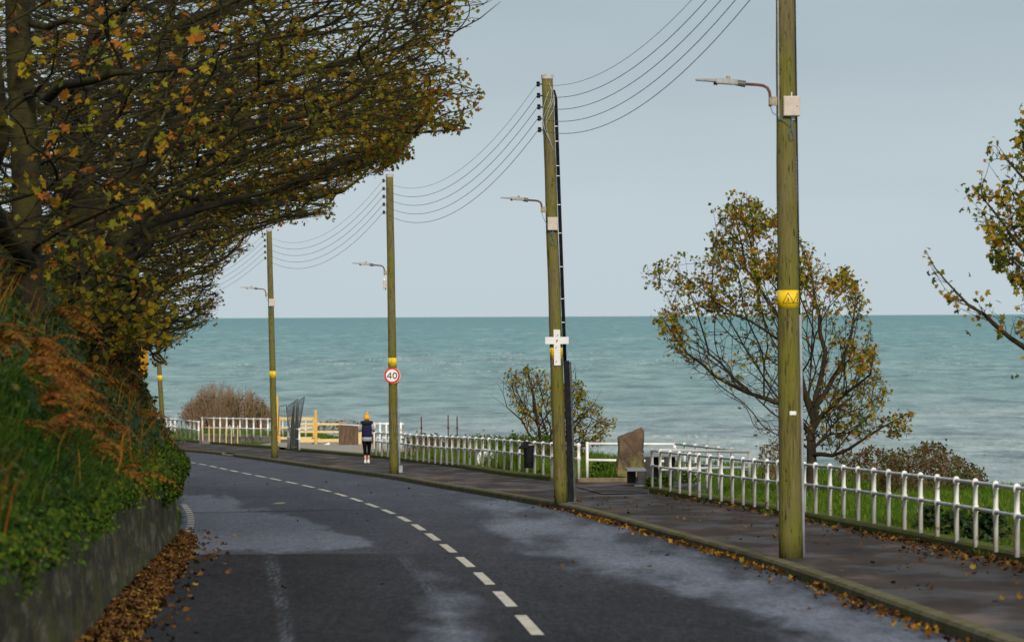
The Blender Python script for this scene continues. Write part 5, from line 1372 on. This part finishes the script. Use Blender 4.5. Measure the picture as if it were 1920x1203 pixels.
        for k, (ang, amp) in enumerate([(.2, .07), (-.3, .05), (.5, .09), (.0, .06)]):
            b = B(); pts = []
            for t in np.linspace(0, 1, 12):
                z = c.z-.08-k*.05-t*(.75+.1*k); q, r_ = at(z); pts.append(arcpt(q, r_+.012+.02*math.sin(t*PI), ang+math.sin(t*PI*1.3+k)*.9, z))
            b.tube(pts, .006, 5); b.build('service_wire', M['greycable'], root, smooth=True)
    if i == 2:
        b = B(); z1 = P(u0, 690, d).z; pts = [at(z)[0]+Vector((at(z)[1]+.03, -.03, 0)) for z in np.linspace(a.z, z1, 5)]; b.tube(pts, .024, 8); b.build('cable_conduit', M['conduit'], root, smooth=True)
        b = B(); b.box(a+Vector((.17, -.05, .09)), (.10, .10, .18)); b.build('cable_guard', M['conduit'], root, bevel=.015)
    POLES[i] = (root, at, d, a, c)

# ------------------------------------------------------------------ street lamps, control boxes
LMP = [(1453.8, 190, 150, 'lamp on the nearest pole'), (1017.7, 393, 83, ''), (722.5, 511, 66, ''), (500.5, 552, 51, ''), None]
LL = ['flat grey street lamp on a rusty red arm, on the nearest pole', 'street lamp on a rusty red arm, on the pole with the white cross', 'street lamp on the pole with the round 40 sign', 'street lamp on the second pole from the left']
BL = ['cream control box with blue cable loop on the nearest pole', 'small cream control box on the pole with the white cross', 'narrow cream control box on the road side of the 40 sign pole', 'small cream control box on the second pole from the left']
BX = [(1469, 1500, 180, 218), (1026.6, 1045.5, 407, 432), (718.3, 724.5, 525, 541), (503.8, 515, 560, 574)]
for i in range(4):
    u, v, L, _ = LMP[i]; root_p, at, d, a, c = POLES[i]; s = d/F
    q = P(u, v, d-.02); q, dd = q, 0
    cp, r_ = at(q.z); j = Vector((cp.x-r_-.045, cp.y-.03, q.z))
    sc_ = L*s/.90
    root = empty('street_lamp', j, LL[i], 'street lamp', 'street lamps on the poles')
    b = B(); b.box(j+Vector((.02, 0, 0)), (.07, .05, .10)); b.box(j+Vector((-.025, 0, 0)), (.02, .07, .085)); b.build('bracket', M['bracket'], root, bevel=.005)
    def J(x, z): return j+Vector((x*sc_, -.0, z*sc_))
    pts = [J(-.025, -.06), J(-.025, .05), J(-.03, .10), J(-.055, .15), J(-.10, .175), J(-.16, .185), J(-.31, .195)]
    b = B(); b.tube(pts, .017, 10); b.build('arm', M['redpipe'], root, smooth=True)
    b = B(); b.tube([J(-.30, .193), J(-.41, .212)], [.037, .034], 14); b.build('spigot', M['lampdark'], root, smooth=False)
    b = B()
    def hull(x0, x1, z0, z1, t0, t1, w0, w1):
        A = [J(x0, z0), J(x1, z1)]
        vs = []
        for p_, t_, w_ in ((A[0], t0, w0), (A[1], t1, w1)):
            vs += [p_+Vector((0, -w_, -t_)), p_+Vector((0, w_, -t_)), p_+Vector((0, w_*.8, t_)), p_+Vector((0, -w_*.8, t_))]
        b.add(vs, [(0, 1, 2, 3), (7, 6, 5, 4), (0, 4, 5, 1), (1, 5, 6, 2), (2, 6, 7, 3), (3, 7, 4, 0)])
    hull(-.385, -.64, .212, .232, .030*sc_, .030*sc_, .06, .10); b.build('housing', M['lampgrey'], root, bevel=.008)
    b = B(); hull(-.63, -.86, .236, .245, .017*sc_, .009*sc_, .11, .08); b.build('lamp_head', M['lampgrey'], root, bevel=.005)
    b = B(); b.tube([J(-.615, .205), J(-.66, .207)], .022*sc_, 8); b.build('hinge', M['lampdark'], root)
    b = B(); b.tube([J(-.495, .25), J(-.495, .285)], [.025*sc_, .022*sc_], 12); b.build('photocell', M['bracket'], root)
    x0, x1, y0, y1 = BX[i]; f = d-r_-.045
    A0 = P(x0, y1, f); A1 = P(x1, y0, f); w_ = A1.x-A0.x; h_ = A1.z-A0.z
    root = empty('control_box', (A0+A1)/2, BL[i], 'control box', 'control boxes on the poles')
    cc = (A0+A1)/2+Vector((0, .05, 0))
    b = B(); b.box(cc, (w_, .10, h_)); b.build('box_body', M['boxcream'], root, bevel=.008)
    b = B(); b.box(cc+Vector((0, -.056, 0)), (w_*.94, .012, h_*.94)); b.build('box_door', M['boxcream'], root, bevel=.004)
    b = B(); b.box(cc+Vector((-.01, .02, h_/2+.02)), (.035, .02, .05)); b.box(cc+Vector((.02, .02, -h_/2-.02)), (.03, .02, .04)); b.build('fixing_tab', M['signwhite'], root)
    b = B(); b.tube([cc+Vector((w_*.33, -.065, 0)), cc+Vector((w_*.33, -.058, 0))], .006, 8); b.build('lock', M['ink'], root)
    if i < 2 or i == 3:
        b = B(); e = cc+Vector((.0, -.02, -h_/2))
        pts = [j+Vector((-.02, -.01, -.06)), j+Vector((.0, -.05, -.13)), j.lerp(e, .5)+Vector((0, -.05, -.12)), e+Vector((-.01, -.03, -.10)), e+Vector((.01, -.01, -.0))]
        b.tube(pts, .005, 6); b.build('feed_cable', M['bluecable'], root, smooth=True)
        b = B(); e2 = e+Vector((.0, -.03, -.12)); b.tube([e+Vector((0, -.02, 0)), e2, e2+Vector((-.028, 0, -.07)), e2+Vector((-.02, 0, -.115)), e2+Vector((0, 0, -.125)), e2+Vector((.02, 0, -.115)), e2+Vector((.028, 0, -.07)), e2+Vector((.002, 0, -.005))], .005, 6); b.build('cable_loop', M['bluecable'], root, smooth=True)

# ------------------------------------------------------------------ overhead wires (five per span)
rk = ['topmost', 'second', 'middle', 'fourth', 'lowest']
spans = [(0, 1, 'between nearest pole and white cross pole', .62), (1, 2, 'between white cross pole and 40 sign pole', .80), (2, 3, 'between 40 sign pole and the next pole left', .80), (3, 4, 'running from second left pole into the branches', .80)]
for i, j, where, sag in spans:
    for k in range(5):
        a, c = INS[i][k], INS[j][k]; pts = []
        for t in np.linspace(0, 1, 33): p = a.lerp(c, t); p.z -= 4*sag*t*(1-t); pts.append(p)
        b = B(); b.tube(pts, .0052 if k else .0036, 5); o = b.build('overhead_wire', M['cable'], smooth=True); recentre(o)
        tag(o, '%s of five overhead wires %s' % (rk[k], where), 'wire', 'overhead wires between the poles')
# wires from the near pole on towards and past the camera
near_end = Vector((POLES[0][4].x+2.2, 18, 0))
for k in range(5):
    a = INS[0][k]; c = Vector((5.0, 16, a.z+.8)); pts = [a.lerp(c, t)-Vector((0, 0, 3*.7*t*(1-t))) for t in np.linspace(0, 1, 17)]
    b = B(); b.tube(pts, .006, 5); o = b.build('overhead_wire', M['cable'], smooth=True); recentre(o)
    tag(o, '%s of five overhead wires leaving the nearest pole towards the viewer' % rk[k], 'wire', 'overhead wires between the poles')

# ------------------------------------------------------------------ cross and 40 sign, yellow sign
d = PD[1]; at = POLES[1][1]
def X2(u, v, dy=0): q = P(u, v, d); r_ = at(q.z)[1]; return Vector((q.x, d-r_-.02+dy, q.z))
root = empty('white_cross', X2(1044, 685), 'plain white cross fixed over the yellow band of the pole', 'cross')
out = [(1037.6, 617.6), (1050, 617.8), (1050.2, 631.3), (1066.2, 631.3), (1066.2, 644.6), (1050.4, 644.8), (1051, 684.8), (1038.8, 684.8), (1038.2, 645), (1022, 645), (1022, 631.6), (1037.8, 631.4)]
b = B(); b.prism([X2(u, v) for u, v in out], (0, .022, 0)); b.build('cross_plate', whitepaint('cross_paint', (.74, .70, .66), (.62, .58, .53), rust=False), root, bevel=.004)
b = B(); q = X2(1044.3, 638, -.004); b.tube([q, q+Vector((0, .006, 0))], .014, 10); b.tube([q+Vector((0, 0, -.01)), q+Vector((-.012, 0, -.035))], .005, 5); b.build('nail', M['ink'], root)
b = B()
for u, v in ((1042.5, 651), (1043, 677), (1045, 628)): q = X2(u, v, -.003); b.tube([q+Vector((-.012, 0, -.02)), q+Vector((.012, 0, .012))], .0045, 5)
b.build('rust_mark', M['rust'], root)
d = PD[2]; at = POLES[2][1]
cz = P(735.3, 703.5, d); r_ = at(cz.z)[1]; cc = Vector((cz.x, d-r_-.03, cz.z)); rs = 14.6*d/F
root = empty('speed_limit_sign', cc-Vector((0, 0, rs)), 'round white 40 speed sign with red rim on a wooden pole', 'road sign')
def disc(c, r, y0, y1, n=48): b = B(); b.tube([c+Vector((0, y1, 0)), c+Vector((0, y0, 0))], r, n); return b
disc(cc, rs, 0, .012).build('red_rim', M['signred'], root)
disc(cc, rs*.785, -.003, 0).build('sign_face', M['signwhite'], root)
disc(cc+Vector((.012, 0, -.006)), rs*1.03, .013, .02).build('back_plate', simple('pale_yellow_edge', (.6, .52, .2), (.66, .58, .25), 9), root)
b = B(); b.box(cc+Vector((0, .035, 0)), (.05, .05, rs*1.2)); b.build('mounting_channel', M['conduit'], root)
def stroke(b, pl, w, y):
    for (x0, z0), (x1, z1) in zip(pl[:-1], pl[1:]):
        t = Vector((x1-x0, 0, z1-z0)).normalized()*w*.5; n_ = Vector((-t.z, 0, t.x)); A = cc+Vector((x0, y, z0))-t*.6; C_ = cc+Vector((x1, y, z1))+t*.6
        b.prism([A-n_, A+n_, C_+n_, C_-n_], (0, .0015, 0))
k = rs
b = B(); stroke(b, [(-.20*k, -.38*k), (-.20*k, .34*k), (-.62*k, -.16*k), (-.06*k, -.16*k)], .115*k, -.0062); b.build('digit_four', M['ink'], root)
b = B(); ov = [((.36+.235*math.cos(t))*k, (-.02+.345*math.sin(t))*k) for t in np.linspace(0, 2*PI, 25)]; stroke(b, ov, .12*k, -.0062); b.build('digit_zero', M['ink'], root)
# yellow backed sign lost in the leaves
d = 104; root = empty('yellow_sign', P(245, 850, d), 'yellow backed road sign largely hidden by leaves left of the leftmost pole', 'road sign')
A0 = P(214, 703, d); A1 = P(277, 588, d)
b = B(); b.box((A0+A1)/2, (A1.x-A0.x, .02, A1.z-A0.z)); 
b.build('board', M['signyellow'], root, bevel=.008)
b = B(); q = Vector(((A0.x+A1.x)/2, d+.06, 0)); b.tube([Vector((q.x, q.y, RZ(d)-.1)), Vector((q.x, q.y, A1.z))], .038, 10); b.build('post', M['conduit'], root)
cq = P(250, 610, d-.02); b = B()
ringp = [cq+Vector((math.cos(t)*.20, -.0, math.sin(t)*.20)) for t in np.linspace(0, 2*PI, 33)]; b.tube(ringp, .026, 6, caps=False); b.build('red_ring', M['signred'], root)

# ------------------------------------------------------------------ the walker
base = G(688, 867.3, PH+.02); root = empty('person', base, 'person in navy gilet, orange bobble hat and black leggings walking away on the footway', 'person')
V_ = {}; edges = []; names = []
def jn(n, x, y, z, r, p=None):
    V_[n] = len(names); names.append((n, (x, y, z), r)); 
    if p: edges.append((V_[p], V_[n]))
jn('pelvis', 0, 0, .80, .095); jn('waist', 0, .0, .92, .085, 'pelvis'); jn('chest', 0, .01, 1.06, .105, 'waist'); jn('upper', 0, .01, 1.15, .09, 'chest'); jn('neck', 0, .02, 1.225, .045, 'upper'); jn('head', 0, .035, 1.31, .078, 'neck'); jn('crown', 0, .035, 1.385, .07, 'head'); jn('nose', 0, .118, 1.315, .012, 'head')
for s, sn in ((-1, 'l'), (1, 'r')):
    ky = .06*s; fy = .13*s
    jn('hip'+sn, .075*s, 0, .74, .078, 'pelvis'); jn('knee'+sn, .062*s, .06+ky*.6, .42, .050, 'hip'+sn); jn('calf'+sn, .052*s, .03+ky*.8, .30, .046, 'knee'+sn); jn('ank'+sn, .045*s, -.02+ky, .08, .028, 'calf'+sn); jn('heel'+sn, .045*s, -.04+ky, .035, .03, 'ank'+sn); jn('toe'+sn, .05*s, .13+ky, .03, .026, 'heel'+sn)
    jn('sh'+sn, .135*s, .01, 1.16, .05, 'upper'); jn('el'+sn, .205*s, -.03, .965, .036, 'sh'+sn); jn('wr'+sn, .15*s, .17, 1.0, .024, 'el'+sn); jn('palm'+sn, .12*s, .23, 1.02, .026, 'wr'+sn)
    for f in range(4): jn('f%d%s' % (f, sn), (.11-.012*f)*s, .27-.004*f, 1.045-.018*f, .009, 'palm'+sn); jn('g%d%s' % (f, sn), (.085-.012*f)*s, .285-.006*f, 1.04-.018*f, .008, 'f%d%s' % (f, sn))
    jn('th'+sn, .09*s, .215, 1.05, .009, 'palm'+sn); jn('ti'+sn, .07*s, .23, 1.06, .008, 'th'+sn)
me = bpy.data.meshes.new('body'); me.from_pydata([n[1] for n in names], edges, []); me.materials.append(M['skin'])
ob = bpy.data.objects.new('body', me); COL.objects.link(ob); ob.parent = root
sk = ob.modifiers.new('skin', 'SKIN'); ob.modifiers.new('sub', 'SUBSURF').levels = 2; ob.modifiers['sub'].render_levels = 2
sv = me.skin_vertices[0].data
for i, n in enumerate(names): sv[i].radius = (n[2], n[2]); sv[i].use_root = (i == 0)
def ring(x, y, z, rx, ry, n=18): return [base+Vector((x+rx*math.cos(2*PI*k/n), y+ry*math.sin(2*PI*k/n), z)) for k in range(n)]
def lofted(name, rs_, mat): return loft([ring(*r_) for r_ in rs_]).build(name, mat, root, smooth=True)
lofted('jumper_hem', [(0, 0, .655, .150, .115), (0, 0, .66, .158, .122), (0, 0, .74, .160, .125), (0, 0, .80, .150, .12)], M['greycloth'])
lofted('gilet', [(0, 0, .775, .152, .12), (0, 0, .78, .160, .13), (0, 0, .86, .155, .13), (0, .0, .96, .150, .128), (0, .0, 1.06, .160, .13), (0, .01, 1.14, .165, .12), (0, .01, 1.19, .13, .10), (0, .02, 1.235, .06, .06)], M['navy'])
b = B(); b.tube([base+Vector((.155*math.cos(t), -.01+.105*math.sin(t), 1.215+.015*math.sin(t))) for t in np.linspace(0, 2*PI, 20)], .042, 8); b.ball(base+Vector((0, -.10, 1.19)), .10, sc=(1.3, .5, .7)); b.build('fur_hood', M['blackfur'], root, smooth=True)
for s in (-1, 1):
    b = B(); b.tube([base+Vector(p) for p in [(.13*s, .01, 1.17), (.175*s, 0, 1.10), (.222*s, -.03, .975), (.212*s, .02, .965), (.165*s, .13, .99), (.15*s, .165, 1.0)]], [.055, .056, .050, .046, .038, .032], 12); b.build('sleeve', M['greycloth'], root, smooth=True)
    ky = .06*s
    b = B(); b.tube([base+Vector(p) for p in [(.06*s, 0, .76), (.072*s, .0, .70), (.068*s, .04+ky*.3, .56), (.062*s, .06+ky*.6, .42), (.054*s, .03+ky*.8, .30), (.049*s, .005+ky*.9, .225)]], [.09, .086, .070, .056, .052, .044], 14); b.build('legging', M['leggings'], root, smooth=True)
    f0 = base+Vector((.046*s, ky, 0)); rr_ = [[f0+Vector((x*w_, y_, z_)) for x, z_ in ((-1, .0), (1, 0), (1, h_*.7), (.5, h_), (-.5, h_), (-1, h_*.7))] for y_, w_, h_ in ((-.075, .028, .07), (-.06, .036, .10), (0, .038, .095), (.07, .042, .07), (.14, .040, .05), (.165, .025, .035))]
    bb = B(); n = 6
    for r_ in rr_: bb.v += r_
    for i in range(5):
        for k in range(n): k2 = (k+1) % n; bb.f.append((i*n+k, (i+1)*n+k, (i+1)*n+k2, i*n+k2))
    bb.f += [tuple(range(n)), tuple(reversed(range(5*n, 6*n)))]; bb.build('shoe', M['shoe'], root, bevel=.006)
lofted('bobble_hat', [(0, .03, 1.315, .086, .094), (0, .03, 1.33, .090, .098), (0, .03, 1.37, .086, .094), (0, .03, 1.42, .066, .072), (0, .03, 1.455, .035, .04), (0, .03, 1.465, .01, .01)], M['orangewool'])
b = B(); b.ball(base+Vector((.005, .03, 1.485)), .045, 12, 8); b.build('bobble', M['orangewool'], root, smooth=True)
b = B(); b.ball(base+Vector((0, -.02, 1.28)), .062, 12, 8, (1.1, .7, .9)); b.build('hair', M['hair'], root, smooth=True)
for s in (-1, 1): b = B(); b.ball(base+Vector((.033*s, .102, 1.335)), .011, 8, 6); b.build('eye', M['ink'], root)

# ------------------------------------------------------------------ sea with real waves
SL = -16.0
nr, ncl = 760, 620
vv = np.concatenate([np.linspace(560, 300, 40, endpoint=False), np.linspace(300, 0.25, nr-40)])
yy = 160000/vv                                   # denser rows where they are seen closer together
an = np.linspace(-.30, .30, ncl)
Yg, Ag = np.meshgrid(yy, an, indexing='ij'); Xg = Yg*Ag
Z = np.zeros_like(Yg); foam = np.zeros_like(Yg)
dy = np.gradient(yy)[:, None]; dxg = Yg*(an[1]-an[0])
for k in range(46):
    lam = 2.6*(1.088**k)*1.02; th = rng.normal(-.25, .5) + PI/2; ph = rng.uniform(0, 2*PI)
    kx_, ky_ = math.cos(th)*2*PI/lam, math.sin(th)*2*PI/lam
    amp = .0125*lam**.78*(1 if lam < 60 else 60/lam)
    f = np.clip(1.6-2.2*dxg*abs(math.cos(th))/lam, 0, 1)
    Z += amp*np.sin(kx_*Xg+ky_*Yg+ph)*f
Z = Z*(1+.35*np.sin(Xg*.011+1)*np.sin(Yg*.004))
sd = Z[(Yg < 4000)].std(); Z /= sd
foam = np.clip((Z-1.75)/.3, 0, 1)
surf = np.clip((620-Yg)/300, 0, 1); foam = np.clip(foam+surf*np.clip((Z-.6)/.6, 0, 1), 0, 1)
Zc = Z+.12*Z*Z
V = np.stack([Xg, Yg, SL+Zc*.33], -1).reshape(-1, 3)
idx = np.arange(nr*ncl).reshape(nr, ncl); q = np.stack([idx[:-1, :-1], idx[:-1, 1:], idx[1:, 1:], idx[1:, :-1]], -1).reshape(-1, 4)
me = meshfrom('sea', V, q.ravel(), np.arange(len(q))*4, None)
at_ = me.attributes.new('foam', 'FLOAT', 'POINT'); at_.data.foreach_set('value', foam.astype(np.float32).ravel())
me.polygons.foreach_set('use_smooth', [True]*len(me.polygons))
link('sea', me, M['sea'])['kind'] = 'structure'

# ------------------------------------------------------------------ sky and light
SUN_EL, SUN_AZ = R(32), R(172)      # azimuth from +Y clockwise: behind the camera to the right
wd = bpy.data.worlds.new('World'); scene.world = wd; wd.use_nodes = True; nt = wd.node_tree; nt.nodes.clear()
out = nt.nodes.new('ShaderNodeOutputWorld'); bg = N(nt, 'ShaderNodeBackground', i_1=.1); nt.links.new(bg.outputs[0], out.inputs[0])
sky = nt.nodes.new('ShaderNodeTexSky'); sky.sky_type = 'NISHITA'; sky.sun_disc = False; sky.sun_elevation = SUN_EL; sky.sun_rotation = SUN_AZ; sky.dust_density = 2.0
tc = nt.nodes.new('ShaderNodeTexCoord'); sx = nt.nodes.new('ShaderNodeSeparateXYZ'); nt.links.new(tc.outputs['Generated'], sx.inputs[0])
# an even cloud deck: pale at the horizon, slightly darker just above, bright again overhead
mp = N(nt, 'ShaderNodeMapping'); mp.inputs['Scale'].default_value = (7, 7, 26); nt.links.new(tc.outputs['Generated'], mp.inputs[0])
cn = noisen(nt, mp.outputs[0], 1.0, 4, .5)
ad = N(nt, 'ShaderNodeMath', operation='MULTIPLY_ADD', i_1=.05, i_2=-.025); nt.links.new(cn, ad.inputs[0])
ad2 = N(nt, 'ShaderNodeMath', operation='ADD'); nt.links.new(ad.outputs[0], ad2.inputs[0]); nt.links.new(sx.outputs[2], ad2.inputs[1])
cl = ramp(nt, ad2.outputs[0], [(0.0, (4.75, 5.55, 6.05)), (.018, (4.6, 5.4, 5.95)), (.06, (3.2, 3.95, 4.55)), (.25, (3.2, 3.8, 4.2)), (1.0, (4.6, 5.0, 5.3))])
col = mixc(nt, .88, sky.outputs[0], cl)
nt.links.new(col, bg.inputs[0])
sl = bpy.data.lights.new('sun', 'SUN'); sl.energy = 2.7; sl.angle = R(10); sl.color = (1, .95, .87)
so = bpy.data.objects.new('sun', sl); COL.objects.link(so)
dirv = Vector((math.sin(SUN_AZ)*math.cos(SUN_EL), math.cos(SUN_AZ)*math.cos(SUN_EL), math.sin(SUN_EL)))
so.rotation_euler = dirv.to_track_quat('Z', 'Y').to_euler(); so.location = dirv*50

# ------------------------------------------------------------------ camera
cam = bpy.data.cameras.new('camera'); co = bpy.data.objects.new('camera', cam); COL.objects.link(co); scene.camera = co
cam.sensor_width = 36; cam.lens = 36*F/1920; cam.clip_start = .5; cam.clip_end = 2.0e6; cam.shift_y = -8.0/1920
co.rotation_euler = (PI/2, TH, 0)
cam.dof.use_dof = True; cam.dof.focus_distance = 110; cam.dof.aperture_fstop = 7.1
scene.view_settings.view_transform = 'Standard'; scene.view_settings.look = 'None'; scene.view_settings.exposure = 0.27; scene.view_settings.gamma = 1
